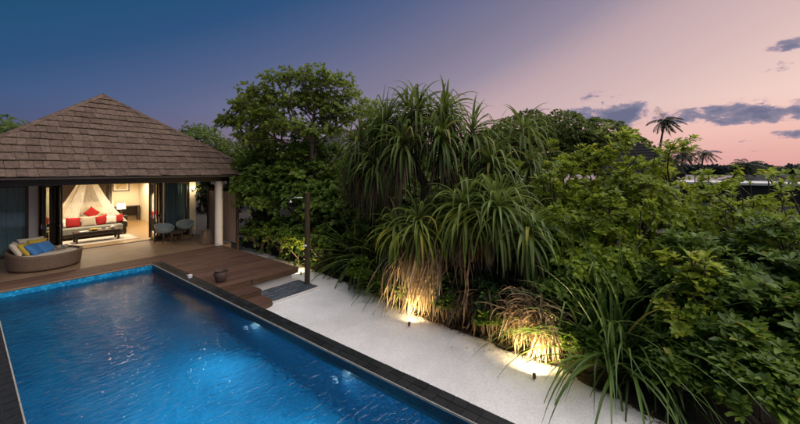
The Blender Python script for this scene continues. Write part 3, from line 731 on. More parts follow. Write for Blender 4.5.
# wall lamp
wl = thing('wall_lamp', 'small lit warm wall lamp on the pale pier beside the window', 'wall lamp', (6.60, WY-.12, 2.12))
obj('back_plate', MB().box(6.56, WY-.14, 2.02, 6.64, WY-.121, 2.2), 'black_metal', wl); obj('bracket', MB().tube([(6.6, WY-.14, 2.06), (6.6, WY-.22, 2.06), (6.6, WY-.22, 2.09)], .012, 8), 'black_metal', wl)
obj('shade', MB().lathe([(.035, 0), (.06, .10), (.062, .15)], 16, (6.6, WY-.22, 2.09)), 'warm_lamp', wl)
lamp('bulb', 'POINT', (6.6, WY-.33, 2.17), 14, (1, .72, .40), wl, shadow_soft_size=.05)

# ---------------- privacy fence right of the veranda
fc = thing('privacy_fence', 'tan vertical board privacy fence behind the pale round column', 'fence', (6.85, 15, 0))
random.seed(5)
y = 13.72
while y < 16.25:
    obj('board', MB().box(6.84, y, 0.02, 6.87, y+.142, 2.05+random.uniform(-.004, .004)), 'fence_board', fc, bevel=.003, seg=1); y += .147
for yy in (13.62, 16.26): obj('post', MB().box(6.80, yy, -.4, 6.90, yy+.095, 2.12), 'post_wood', fc, bevel=.006)
obj('rail', MB().box(6.872, 13.72, .4, 6.90, 16.25, .5), 'fence_board', fc); obj('rail', MB().box(6.872, 13.72, 1.65, 6.90, 16.25, 1.75), 'fence_board', fc)
obj('cap_rail', MB().box(6.82, 13.72, 2.056, 6.89, 16.255, 2.085), 'fence_board', fc)

# ================================================================== FURNITURE
def pillow_mb(w, h, t_, n=12):
    mb = MB(); V = []; 
    for sgn in (1, -1):
        for j in range(n+1):
            for i in range(n+1):
                u, v = i/n*2-1, j/n*2-1
                pin = 1-.07*(1-abs(u)**2)*0-.0
                b_ = max(0, (1-u**4))**.5*max(0, (1-v**4))**.5
                ex = 1-.08*(1-v*v)*abs(u)**3; ey = 1-.08*(1-u*u)*abs(v)**3
                V.append((u*w/2*ex, v*h/2*ey, sgn*(t_/2*b_+.004)))
    F = []; m_ = (n+1)**2
    for j in range(n):
        for i in range(n):
            a = j*(n+1)+i; F.append((a, a+1, a+n+2, a+n+1)); F.append((m_+a, m_+a+n+1, m_+a+n+2, m_+a+1))
    rim = [j for j in range(n+1)]+[j*(n+1)+n for j in range(1, n+1)]+[n*(n+1)+j for j in range(n-1, -1, -1)]+[j*(n+1) for j in range(n-1, 0, -1)]
    for a, b_ in zip(rim, rim[1:]+rim[:1]): F.append((a, m_+a, m_+b_, b_))
    return mb.add(V, F)
def pillow(loc, rot, w, h, t_, m_, label, group=None):
    o = obj('cushion', pillow_mb(w, h, t_), m_, smooth=True); o.location = loc; o.rotation_euler = rot
    return tag(o, label, 'cushion', group)
# daybed: tapering oval wicker tub, higher at the head
DB = (1.60, 15.22, 0)
db = thing('daybed', 'round brown wicker daybed with cream mattress on the terrace', 'daybed', DB, radians(0))
def tub(r0, r1, zt, n=64):
    """ring wall from radius r0 (foot) to r1 (rim), rim height a function of angle"""
    mb = MB(); prof = [(1.0, .03, 'o'), (1.0, .12, 'o')]
    rows = []
    for k in range(9):
        f = k/8; rows.append((r0+(r1-r0)*f**.8, f, 0))
    rows += [(r1-.03, 1.02, 1), (r1-.075, 1.0, 1), (r1-.09, .8, 1), (r1-.10, .4, 1)]
    for r, f, ins in rows:
        for j in range(n):
            a = 2*pi*j/n; z = .03+(zt(a)-.03)*f; mb.v.append((r*cos(a)*1.0, r*sin(a)*.98, z))
    m_ = len(rows)
    for i in range(m_-1):
        for j in range(n):
            a = i*n+j; b_ = i*n+(j+1) % n; mb.f.append((a, b_, b_+n, a+n))
    mb.f.append(tuple(reversed(range(n)))); return mb
def rim(a): # head end towards -x, +y
    return .47+.14*max(0, cos(a-radians(150)))**1.2
obj('tub', tub(.79, .85, rim), 'wicker', db, local=True, smooth=True)
obj('mattress', MB().lathe([(.70, .24), (.74, .29), (.75, .38), (.72, .425), (.60, .44), (.01, .445)], 48, (0, 0, 0), 1, .98), 'cream_fabric', db, local=True, smooth=True)
def on_bed(x, y, z): return (DB[0]+x*.86, DB[1]+y*.9, z+.04)
pillow(on_bed(-.70, .02, .60), (radians(62), 0, radians(80)), .52, .46, .16, 'cream_fabric', 'cream cushion leaning on the daybed rim beside the yellow one')
pillow(on_bed(-.28, .56, .62), (radians(62), 0, radians(15)), .62, .46, .16, 'cream_fabric', 'cream cushion at the back of the daybed behind the blue ones')
pillow(on_bed(-.50, -.05, .575), (radians(58), 0, radians(75)), .46, .42, .15, 'yellow_fabric', 'mustard yellow cushion on the daybed in front of the cream cushion')
pillow(on_bed(-.14, .38, .60), (radians(60), 0, radians(18)), .46, .42, .15, 'yellow_fabric', 'mustard yellow cushion at the back of the daybed')
pillow(on_bed(-.30, -.14, .54), (radians(50), 0, radians(62)), .44, .42, .15, 'blue_fabric', 'bright blue cushion on the daybed beside the yellow one')
pillow(on_bed(.02, .10, .55), (radians(50), 0, radians(45)), .44, .42, .15, 'blue_fabric', 'bright blue cushion on the daybed towards the middle of the mattress')
for i, (x, y, lb) in enumerate([(.34, .10, 'rolled tan towel on the daybed mattress beside another roll'), (.52, .20, 'rolled tan towel nearer the daybed foot')]):
    sp_ = MB(); pts = []
    for k in range(44):
        a = k*.42; r = .012+.0032*k*.42*1.15; pts.append((r*cos(a), r*sin(a)))
    for k, (px, py) in enumerate(pts):
        for yy in (-.13, -.124, .124, .13):
            sp_.v.append((px, yy, py))
    for k in range(len(pts)-1):
        for c_ in range(3): a = k*4+c_; sp_.f.append((a, a+1, a+5, a+4))
    o = obj('towel', sp_, 'taupe_fabric', smooth=True); o.location = on_bed(x, y, .405+.068); o.rotation_euler = (0, 0, radians(-25)); tag(o, lb, 'towel')
    md = o.modifiers.new('s', 'SOLIDIFY'); md.thickness = .007
# tub chairs
def chair(loc, rz, label, src=None):
    if src is not None: return dup(src, loc, rz, label)
    c = thing('tub_chair', label, 'chair', loc, rz, 'grey-green tub chairs on the terrace')
    n = 36; mb = MB(); rows = []
    for k in range(7):
        f = k/6
        for j in range(n):
            a = 2*pi*j/n; back = .5-.5*sin(a)       # 1 at the back (-y), 0 in front
            hgt = .43+f*(.10+.26*back**.7)
            r = .25+.09*f**.6
            mb.v.append((r*cos(a)*1.05, r*sin(a)*.95, hgt))
    for i in range(6):
        for j in range(n):
            if i >= 1 and 4 <= j < 14 and False: continue
            a = i*n+j; b_ = i*n+(j+1) % n; mb.f.append((a, b_, b_+n, a+n))
    mb.f.append(tuple(reversed(range(n))))
    s = obj('shell', mb, 'chair_shell', c, local=True, smooth=True); md = s.modifiers.new('solid', 'SOLIDIFY'); md.thickness = .03; md.offset = -1
    obj('seat', MB().lathe([(.22, .445), (.245, .47), (.235, .50), (.15, .515), (.01, .52)], 28), 'chair_shell', c, local=True, smooth=True)
    for sx in (-1, 1):
        for sy in (-1, 1):
            obj('leg', MB().tube([(sx*.17, sy*.16, .43), (sx*.26, sy*.24, 0)], [.019, .012], 8), 'dark_wood', c, local=True)
    return c
ch = chair((5.12, 16.28, 0), radians(200), 'grey-green tub chair with dark legs beside the folded doors')
chair((6.02, 16.62, 0), radians(150), 'grey-green tub chair with dark legs below the wall lamp', ch)
tb = thing('side_table', 'small dark slatted wooden table between the two tub chairs', 'table', (5.52, 16.30, 0))
for i in range(5): obj('slat', MB().box(5.28, 16.08+i*.09, .40, 5.76, 16.16+i*.09, .425), 'brown_wood', tb, bevel=.003, seg=1)
for sx in (5.31, 5.69):
    for sy in (16.10, 16.46): obj('leg', MB().box(sx, sy, 0, sx+.045, sy+.045, .398), 'brown_wood', tb)
obj('apron', MB().box(5.36, 16.11, .33, 5.685, 16.13, .397).box(5.36, 16.49, .33, 5.685, 16.503, .397), 'brown_wood', tb)
hp = thing('woven_basket', 'tapering brown woven floor basket beside the pale column', 'basket', (6.12, 14.75, 0))
hb = MB(); z_ = 0
hb.hexa([(-.24, -.2, 0), (.24, -.2, 0), (.24, .2, 0), (-.24, .2, 0), (-.15, -.13, .52), (.15, -.13, .52), (.15, .13, .52), (-.15, .13, .52)])
obj('body', hb, 'wicker', hp, local=True, bevel=.03); obj('lid', MB().box(-.17, -.15, .522, .17, .15, .56), 'wicker', hp, local=True, bevel=.012)
# pot on deck
pt = thing('clay_pot', 'dark clay water pot with two handles on the deck by the coping', 'pot', (4.27, 9.42, 0))
obj('body', MB().lathe([(.12, 0), (.15, .05), (.19, .16), (.205, .24), (.19, .31), (.165, .345), (.20, .375), (.215, .38), (.20, .372), (.16, .34), (.15, .22), (.10, .1), (.01, .08)], 32), 'terracotta', pt, local=True, smooth=True)
for s in (-1, 1): obj('handle', MB().tube([(s*.18, 0, .325), (s*.235, 0, .335), (s*.245, 0, .29), (s*.20, 0, .26)], .013, 8), 'terracotta', pt, local=True, smooth=True)
pt.scale = (.82, .82, .82)
cdl = thing('coping_lamp', 'small white stone lantern cube on the coping near the clay pot', 'lantern', (3.88, 10.4, .004))
obj('body', MB().box(-.06, -.06, 0, .06, .06, .09), 'white_render', cdl, local=True, bevel=.012); obj('cap', MB().box(-.07, -.07, .092, .07, .07, .105), 'white_render', cdl, local=True, bevel=.004)

cdl.scale = (.8, .8, .8)
# ---------------- inside the room
tag(obj('rug', MB().box(2.3, 18.15, .014, 4.75, 19.75, .026), 'rug', bevel=.004), 'pale shaggy rug under the low dark coffee table', 'rug')
ct = thing('coffee_table', 'low dark wooden coffee table standing on the pale rug', 'table', (3.5, 18.95, .026))
obj('tabletop', MB().box(2.78, 18.66, .40, 4.22, 19.24, .45), 'dark_wood', ct, bevel=.006); obj('apron', MB().box(2.86, 18.72, .33, 4.14, 19.18, .398), 'dark_wood', ct)
for x in (2.80, 4.13):
    for y in (18.68, 19.15): obj('leg', MB().box(x, y, .026, x+.07, y+.07, .398), 'dark_wood', ct)
random.seed(8)
tag(obj('magazine', MB().box(2.95, 18.78, .452, 3.22, 19.0, .475), 'paper', bevel=.002), 'pale stack of magazines at the end of the coffee table', 'magazine')
tag(obj('bowl', MB().lathe([(.05, 0), (.12, .04), (.15, .085), (.14, .085), (.11, .045), (.01, .02)], 24, (3.4, 18.92, .452)), 'yellow_fabric', smooth=True), 'shallow golden bowl on the coffee table', 'bowl')
for x, y, lb in ((3.62, 19.05, 'white tea cup on the coffee table beside the golden bowl'), (3.82, 18.9, 'white tea cup on the coffee table next to the teapot')):
    cu = thing('tea_cup', lb, 'cup', (x, y, .452)); obj('cup', MB().lathe([(.022, .008), (.04, .03), (.045, .07), (.04, .07), (.03, .02), (.005, .014)], 18), 'paper', cu, local=True, smooth=True)
    obj('saucer', MB().lathe([(.03, 0), (.07, .008), (.068, .01), (.01, .007)], 18), 'paper', cu, local=True)
tp = thing('teapot', 'white teapot with spout at the far end of the coffee table', 'teapot', (4.03, 18.98, .452))
obj('body', MB().lathe([(.05, 0), (.085, .05), (.08, .10), (.04, .13), (.02, .15), (.01, .16)], 20), 'paper', tp, local=True, smooth=True)
obj('spout', MB().tube([(.06, 0, .05), (.12, 0, .08), (.14, 0, .12)], [.02, .014, .01], 8), 'paper', tp, local=True, smooth=True)
obj('handle', MB().tube([(-.07, 0, .10), (-.12, 0, .10), (-.12, 0, .05), (-.075, 0, .03)], .008, 6), 'paper', tp, local=True, smooth=True)
sf = thing('sofa', 'grey daybed sofa with dark wood frame in front of the canopy bed', 'sofa', (3.45, 20.25, .012))
obj('frame', MB().box(2.15, 19.85, .10, 4.72, 20.7, .24), 'dark_wood', sf, bevel=.008)
for x in (2.16, 4.62):
    for y in (19.86, 20.6): obj('leg', MB().box(x, y, .013, x+.08, y+.08, .098), 'dark_wood', sf)
obj('seat', MB().box(2.17, 19.82, .245, 4.60, 20.55, .50), 'grey_fabric', sf, bevel=.04, seg=3)
obj('backrest', MB().box(2.17, 20.56, .245, 4.60, 20.72, .70), 'grey_fabric', sf, bevel=.03, seg=3)
obj('armrest', MB().box(4.63, 19.87, .242, 4.71, 20.7, .62), 'dark_wood', sf, bevel=.01)
for i, (x, m_, w, lb, tl) in enumerate([(2.28, 'red_fabric', .40, 'red cushion at the folded-door end of the sofa', 0), (2.55, 'white_fabric', .38, 'white cushion beside the door-end red cushion on the sofa', 0), (2.98, 'red_fabric', .50, 'large red cushion on the sofa between white and taupe cushions', 3),
                                       (3.47, 'taupe_fabric', .52, 'taupe cushion in the middle of the grey sofa', -2), (3.94, 'red_fabric', .50, 'tilted red cushion on the sofa between taupe and white ones', -14), (4.26, 'white_fabric', .40, 'small white cushion near the arm of the sofa', 4), (4.50, 'red_fabric', .46, 'red cushion against the dark wooden sofa arm', -8)]):
    pillow((x, 20.38-(.06 if i % 2 else 0), .70), (radians(72), radians(tl), 0), w, w*.9, .17, m_, lb)
bd = thing('bed', 'white four-poster bed with white headboard behind the sofa', 'bed', (3.75, 22.3, .012))
obj('base', MB().box(2.7, 21.15, .06, 4.8, 23.3, .34), 'dark_wood', bd, bevel=.01); obj('mattress', MB().box(2.68, 21.13, .345, 4.82, 23.28, .66), 'white_fabric', bd, bevel=.06, seg=3)
obj('headboard', MB().box(2.5, 23.36, .02, 5.0, 23.5, 1.35), 'white_fabric', bd, bevel=.03)
obj('wall_panel', MB().box(2.55, 23.52, .9, 4.95, 23.6, 2.65), 'dark_wood', bd)
for x in (2.62, 4.84):
    for y in (23.25,): obj('post', MB().box(x, y, .02, x+.06, y+.06, 2.6), 'dark_wood', bd)
pillow((3.15, 23.05, .93), (radians(65), 0, 0), .75, .5, .2, 'white_fabric', 'white bed pillow against the headboard under the net, near the lit lamp')
pillow((4.25, 23.05, .93), (radians(65), 0, 0), .75, .5, .2, 'white_fabric', 'white bed pillow against the headboard beside the shaded lamp')
pillow((3.78, 21.5, .96), (radians(80), radians(45), 0), .46, .46, .15, 'red_fabric', 'dark red diamond-set cushion standing on the white bed')
# canopy net: four gathered falls from a crown ring, front falls tied open
nr = thing('bed_net', 'sheer white mosquito net draped over the bed', 'mosquito net', (3.75, 22.2, 2.6))
obj('ring', MB().tube([(3.75+.2*cos(a), 22.2+.2*sin(a), 2.66) for a in np.linspace(0, 2*pi, 25)], .012, 6, cap=False), 'white_fabric', nr)
def fall(p0, p1, q0, q1, seed, waist=None):
    rng = np.random.default_rng(seed); n, m_ = 40, 14; V = []; ph = rng.uniform(0, 6)
    p0, p1, q0, q1 = map(Vector, (p0, p1, q0, q1))
    for j in range(m_):
        f = j/(m_-1)
        for i in range(n):
            u = i/(n-1); a = p0.lerp(p1, u); b_ = q0.lerp(q1, u); p = a.lerp(b_, f); p.z -= .22*sin(pi*f)*(.6+.4*f)
            s = .05*f*sin(u*46+ph)+.025*f*sin(u*19+2*ph); V.append((p.x+s*.5, p.y+s, p.z))
    F = [(j*n+i, j*n+i+1, (j+1)*n+i+1, (j+1)*n+i) for j in range(m_-1) for i in range(n-1)]
    np_mesh('net_fall', np.array(V), np.array(F), 'sheer_net', nr)
fall((3.58, 22.0, 2.66), (3.75, 22.0, 2.66), (2.5, 21.0, .45), (3.15, 20.95, .5), 1); fall((3.75, 22.0, 2.66), (3.92, 22.0, 2.66), (4.45, 20.95, .5), (5.05, 21.0, .45), 2)
fall((3.58, 22.4, 2.66), (3.92, 22.4, 2.66), (2.5, 23.34, .7), (5.0, 23.34, .7), 3); fall((3.55, 22.1, 2.66), (3.55, 22.4, 2.66), (2.45, 21.0, .4), (2.5, 23.3, .5), 4); fall((3.95, 22.1, 2.66), (3.95, 22.4, 2.66), (5.05, 21.0, .4), (5.02, 23.3, .5), 5)
def table_lamp(x, y, label, e):
    t_ = thing('bedside_lamp', label, 'lamp', (x, y, .012))
    obj('stand', MB().box(x-.22, y-.2, .02, x+.22, y+.2, .6), 'dark_wood', t_, bevel=.01)
    obj('base', MB().lathe([(.07, .602), (.07, .62), (.03, .64), (.045, .75), (.03, .88), (.012, .95)], 16, (x, y, 0)), 'dark_wood', t_, smooth=True)
    obj('lamp_shade', MB().lathe([(.19, .95), (.17, 1.22)], 24, (x, y, 0)), 'shade_glow', t_)
    lamp('bulb', 'POINT', (x, y-.02, 1.36), e, (1, .74, .42), t_, shadow_soft_size=.08)
table_lamp(2.35, 22.9, 'lit lamp on a dark stand at the door side of the bed', 35)
table_lamp(5.15, 22.6, 'white-shaded lamp on a dark stand beside the dark bed post', 35)
cn_ = thing('console', 'low dark wooden console against the back wall under the picture', 'console', (5.9, 25.0, .012))
obj('top', MB().box(5.3, 24.8, .82, 6.55, 25.28, .87), 'dark_wood', cn_, bevel=.005); obj('shelf', MB().box(5.36, 24.84, .3, 6.48, 25.26, .34), 'dark_wood', cn_); obj('back_panel', MB().box(5.36, 25.22, .345, 6.48, 25.26, .815), 'dark_wood', cn_)
for x in (5.31, 6.485):
    for y in (24.81, 25.21): obj('leg', MB().box(x, y, .013, x+.05, y+.05, .818), 'dark_wood', cn_)
pc = thing('framed_picture', 'black-framed golden picture on the cream back wall', 'picture', (5.75, 25.28, 2.0))
obj('frame', MB().box(5.36, 25.255, 1.75, 6.14, 25.295, 1.79).box(5.36, 25.255, 2.46, 6.14, 25.295, 2.5).box(5.36, 25.255, 1.791, 5.40, 25.295, 2.459).box(6.10, 25.255, 1.791, 6.14, 25.295, 2.459), 'black_metal', pc)
obj('mount', MB().box(5.401, 25.27, 1.791, 6.099, 25.29, 2.459), 'paper', pc); obj('print', MB().box(5.51, 25.262, 1.88, 5.99, 25.268, 2.37), 'picture_print', pc)
for x, y, e, lb in ((3.3, 19.0, 62, 'ceiling downlight over the coffee table'), (5.6, 20.3, 62, 'ceiling downlight over the open floor beside the sofa'), (5.7, 23.7, 62, 'ceiling downlight near the framed picture'), (1.2, 20.5, 30, 'ceiling downlight behind the curtained window'), (3.75, 20.7, 25, 'ceiling downlight over the foot of the bed')):
    t_ = thing('ceiling_light', lb, 'ceiling light', (x, y, 2.70), 0, 'warm ceiling downlights in the room')
    obj('trim', MB().lathe([(.10, -.012), (.10, 0), (.07, 0), (.065, -.004)], 24), 'paper', t_, local=True); obj('lens', MB().lathe([(.062, -.010), (.062, -.002)], 20), 'warm_lamp', t_, local=True)
    lamp('downlight', 'SPOT', (x, y, 2.66), e*4.4, (1, .82, .58), t_, spot_size=radians(150), spot_blend=.6, shadow_soft_size=.06, aim=(x, y, 0))

# ================================================================== GARDEN LIGHTS
def uplight(x, y, z, aim, e, label):
    t_ = thing('garden_spotlight', label, 'spotlight', (x, y, z), 0, 'garden spotlights in the sand')
    d = (Vector(aim)-Vector((x, y, z+.065))).normalized(); c0 = Vector((0, 0, .065))
    obj('spike', MB().tube([(0, 0, -.08), (0, 0, .05)], [.006, .010], 8), 'black_metal', t_, local=True)
    obj('housing', MB().tube([c0-d*.04, c0-d*.03, c0+d*.035, c0+d*.045], [.014, .026, .030, .033], 14), 'black_metal', t_, local=True)
    obj('lens', MB().tube([c0+d*.046, c0+d*.049], [.027, .025], 14), 'warm_lamp', t_, local=True)
    lamp('spot', 'SPOT', Vector((x, y, z))+c0+d*.075, e, (1, .74, .38), t_, spot_size=radians(165), spot_blend=.8, shadow_soft_size=.03, aim=aim)
uplight(6.02, 4.42, SAND_Z, (6.75, 4.75, .45), 150, 'small black garden spotlight lighting the hanging straw below the tall screw pine')
uplight(5.76, 1.68, SAND_Z, (6.4, 1.9, .1), 230, 'small black garden spotlight lighting the dry straw tuft at the sand edge')
uplight(6.85, 9.45, SAND_Z, (7.4, 11.0, .7), 190, 'small garden spotlight behind the deck corner by the shower post')

# ================================================================== PLANTS
def fan_dirs(n, ax, rng, lo=8, hi=100):
    """n directions round axis ax, tight in the middle and splaying outwards"""
    ax = np.array(ax, float)/np.linalg.norm(ax); ref = unit(np.cross(ax, np.array([.3, .9, .2]))); w = np.cross(ax, ref)
    f = (np.arange(n)+.5)/n; th = np.radians(lo+(hi-lo)*f**.8+rng.normal(0, 7, n)); an = np.arange(n)*2.399+rng.normal(0, .25, n)
    return ax*np.cos(th)[:, None]+(ref*np.cos(an)[:, None]+w*np.sin(an)[:, None])*np.sin(th)[:, None], f
def screw_pine(label, base, stem_pts, heads, seed, roots=7, dead=(60, .9), rmax=.11, droop=1.15, mat_='leaf_pandanus', ln=1.25, group=None, nl=70, lo=30):
    """heads: (x, y, z, axis, length factor)"""
    rng = np.random.default_rng(seed); t_ = thing('screw_pine', label, 'screw pine', base, 0, group)
    H = np.array([h[:3] for h in heads])
    nodes, par, cnt, ends = grow(base, stem_pts, H-np.array([0, 0, .12]), rng, .3, .25, .04)
    V, F = branch_mesh(nodes, par, cnt, .055, .35, rmax, 8); np_mesh('trunk', V, F, 'bark', t_)
    for h in heads:
        n = int(nl*h[4]); D, f = fan_dirs(n, h[3], rng, lo, 122)
        P = np.array(h[:3])+np.array([0, 0, 1.])*(.10-.32*f)[:, None]+D*.04
        l = ln*h[4]*(.72+.4*np.sin(pi*np.minimum(1, f*.75+.2)))*rng.uniform(.85, 1.15, n)
        V, F, ti = strap_leaves(P, D, l, rng.uniform(.048, .078, n), droop*rng.uniform(.8, 1.7, n)*(.75+.6*f), rng, 9, .5, .4); 
        ti = np.clip(ti+np.repeat(.12-.28*f, 30), 0, 1)
        np_mesh('leaf_head', V, F, mat_, t_, ti)
        nd, dl = dead
        if nd:
            an = rng.uniform(0, 6.28, nd); D = np.stack([np.cos(an)*.55, np.sin(an)*.55, rng.uniform(-1.3, -.2, nd)], 1)
            P = np.array(h[:3])+np.array([0, 0, 1.])*rng.uniform(-.55, -.12, nd)[:, None]+unit(D*np.array([1, 1, 0]))*.06
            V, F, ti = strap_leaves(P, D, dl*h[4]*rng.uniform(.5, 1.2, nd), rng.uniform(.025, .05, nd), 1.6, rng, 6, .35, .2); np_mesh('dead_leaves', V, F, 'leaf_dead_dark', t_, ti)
    mb = MB()
    for i in range(roots):
        a = rng.uniform(0, 6.28); r = rng.uniform(.25, .6); hgt = rng.uniform(.5, 1.2); b_ = Vector(base)
        mb.tube([b_+Vector((0, 0, hgt)), b_+Vector((cos(a)*r*.6, sin(a)*r*.6, hgt*.6)), b_+Vector((cos(a)*r, sin(a)*r, -.08))], [.028, .026, .03], 7)
    if roots: obj('prop_roots', mb, 'bark', t_)
    return t_
GZ = -.40
U_ = (0, 0, 1)
screw_pine('tall screw pine with many drooping strap-leaf heads and brown hanging skirts', (7.35, 4.95, GZ), [(7.3, 5.0, .6), (7.35, 4.95, 1.7), (7.4, 4.9, 2.6)],
           [(6.9, 6.75, 3.75, (-.5, .5, .9), .95), (7.0, 5.9, 4.3, (-.3, .1, 1), 1.0), (7.5, 6.5, 4.35, (0, .4, 1), .95), (7.35, 5.1, 4.55, (-.1, -.1, 1), 1.05), (6.85, 5.2, 3.65, (-.6, -.1, .8), 1.0), (7.7, 5.7, 4.65, (.1, 0, 1), .95),
            (7.65, 4.45, 4.45, (.1, -.5, 1), 1.05), (7.2, 4.3, 3.75, (-.5, -.4, .8), 1.0), (8.2, 4.9, 4.5, (.4, -.1, 1), .95), (7.85, 3.8, 3.9, (.1, -.7, .8), 1.0), (6.8, 6.1, 3.1, (-.6, .2, .7), .9), (7.8, 3.3, 3.2, (-.1, -.7, .7), .9), (7.9, 7.1, 3.9, (.1, .5, .9), .9), (7.2, 7.2, 3.2, (-.4, .6, .7), .85)], 11, roots=9, dead=(60, 1.35), ln=.98, nl=80, lo=14)
screw_pine('low screw pine leaning over the lit straw curtain at the sand edge', (6.95, 4.55, GZ), [(6.9, 4.5, .4), (6.8, 4.4, 1.0)],
           [(6.55, 5.15, 1.55, (-.4, .3, .8), .9), (6.5, 4.5, 1.75, (-.4, -.1, .9), .95), (6.95, 5.5, 1.35, (-.2, .5, .8), .85)], 12, roots=4, dead=(45, .8), ln=.95, lo=16)
screw_pine('broad low screw pine with arching blades beside the leafy sea lettuce', (7.15, 3.0, GZ), [(7.1, 3.0, .4), (7.0, 2.95, 1.2)],
           [(6.75, 3.45, 2.15, (-.4, .2, .9), 1.1), (6.85, 2.75, 2.15, (-.4, -.3, .9), 1.1), (7.4, 2.95, 2.2, (.1, -.1, 1), 1.0), (6.95, 2.15, 1.75, (-.3, -.6, .8), .9), (7.6, 3.6, 2.0, (.1, .2, 1), .9)], 13, roots=5, dead=(40, .8), ln=1.02, nl=90, lo=16)
screw_pine('pale-tipped screw pine rising behind the sea lettuce shrubs', (8.9, 3.2, GZ), [(8.9, 3.2, .8), (8.9, 3.2, 2.0), (8.95, 3.15, 2.9)],
           [(8.7, 3.45, 3.55, (-.2, .1, 1), .95), (9.1, 2.95, 4.05, (.1, -.1, 1), .95), (9.1, 3.55, 3.7, (.1, .3, 1), .85), (8.75, 2.65, 3.2, (-.2, -.5, .8), .95)], 14, roots=3, dead=(25, .8), ln=1.1)
screw_pine('dark young screw pine with upright blades beside the shower post', (7.9, 7.9, GZ), [(7.9, 7.9, -.1)],
           [(7.9, 7.95, .25, (0, 0, 1), 1.25)], 15, roots=0, dead=(14, .5), ln=1.35, droop=.35, nl=60)
screw_pine('dark young screw pine between the shower and the tall screw pine', (7.7, 6.7, GZ), [(7.7, 6.7, -.1)],
           [(7.7, 6.7, .25, (-.1, 0, 1), 1.2)], 16, roots=0, dead=(14, .5), ln=1.35, droop=.4, nl=60)

# straw curtains: dead pandanus leaves hanging to the ground
def straw(label, base, attach, n, ln, seed, sprawl=.35, name='dead_leaf_skirt', m_='leaf_dead', droop=1.1, wd=(.022, .055), rise=(-.7, .25), kids=3):
    rng = np.random.default_rng(seed); t_ = thing(name, label, 'dead leaves', base)
    A = np.array(attach); per = n//kids
    for k in range(kids):
        i = rng.integers(0, len(A)-1, per); f = rng.random(per)[:, None]; P = A[i]*(1-f)+A[i+1]*f+rng.normal(0, .07, (per, 3))
        an = rng.uniform(0, 6.28, per); D = np.stack([np.cos(an)*sprawl-.12, np.sin(an)*sprawl, rng.uniform(rise[0], rise[1], per)], 1)
        V, F, ti = strap_leaves(P, D, ln*rng.uniform(.55, 1.15, per), rng.uniform(*wd, per), droop*rng.uniform(.7, 1.4, per), rng, 8, .5, .25, mess=.17)
        V[:, 2] = np.maximum(V[:, 2], SAND_Z+.015+.05*rng.random(len(V))*(V[:, 2] < SAND_Z))
        np_mesh('leaf_layer', V, F, m_, t_, ti)
    return t_
straw('golden-lit curtain of dead hanging leaves below the low screw pine', (6.75, 4.6, GZ), [(6.75, 5.3, 1.1), (6.72, 4.9, 1.25), (6.7, 4.5, 1.25), (6.7, 4.05, 1.1)], 520, 1.6, 31, .16, rise=(-1.4, -.4))
straw('golden-lit tuft of dry arching straw leaves at the sand edge', (6.55, 1.8, GZ), [(6.6, 2.35, .2), (6.5, 2.05, .42), (6.5, 1.8, .42), (6.55, 1.6, .2), (6.45, 1.9, 0)], 430, .72, 32, .4, rise=(-.9, .6), droop=.9)
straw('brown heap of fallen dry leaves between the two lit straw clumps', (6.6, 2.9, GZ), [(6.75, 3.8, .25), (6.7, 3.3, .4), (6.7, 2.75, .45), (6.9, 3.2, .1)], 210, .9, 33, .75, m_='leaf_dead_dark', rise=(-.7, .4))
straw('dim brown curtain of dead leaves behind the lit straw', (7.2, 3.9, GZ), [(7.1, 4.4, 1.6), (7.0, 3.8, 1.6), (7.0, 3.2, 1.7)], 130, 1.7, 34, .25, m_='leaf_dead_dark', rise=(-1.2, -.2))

# strap-leaved lily clumps
def lily(label, base, n, ln, seed, droop=.8, crowns=5, rad=.35, m_='leaf_lily', group=None):
    rng = np.random.default_rng(seed); t_ = thing('spider_lily', label, 'lily clump', base, 0, group)
    for k in range(crowns):
        a = k*2.4; c_ = np.array(base)+np.array([cos(a)*rad*sqrt(k/crowns), sin(a)*rad*sqrt(k/crowns), .05])
        per = n//crowns; D, f = fan_dirs(per, (rng.normal(0, .12), rng.normal(0, .12), 1), rng, 4, 68)
        V, F, ti = strap_leaves(c_+D*.03, D, ln*rng.uniform(.7, 1.15, per), rng.uniform(.035, .055, per), droop*rng.uniform(.6, 1.4, per), rng, 9, .5, .15); np_mesh('leaf_tuft', V, F, m_, t_, ti)
    return t_
lily('large arching strap-leaved lily clump at the sand edge right of the lit straw', (6.85, .7, GZ), 320, 2.25, 41, .9, 7, .45)
lily('strap-leaved lily clump spilling onto the sand beside the dark leafy shrubs', (6.85, .0, GZ), 150, 1.25, 42, .75, 5, .3)
lily('dark strap-leaved clump beneath the tall screw pine beside the first straw curtain', (7.2, 5.9, GZ), 130, 1.2, 43, .8, 4, .3)
lily('dark strap-leaved clump in the shade behind the shower post', (7.9, 8.9, GZ), 120, 1.3, 44, .6, 4, .3)

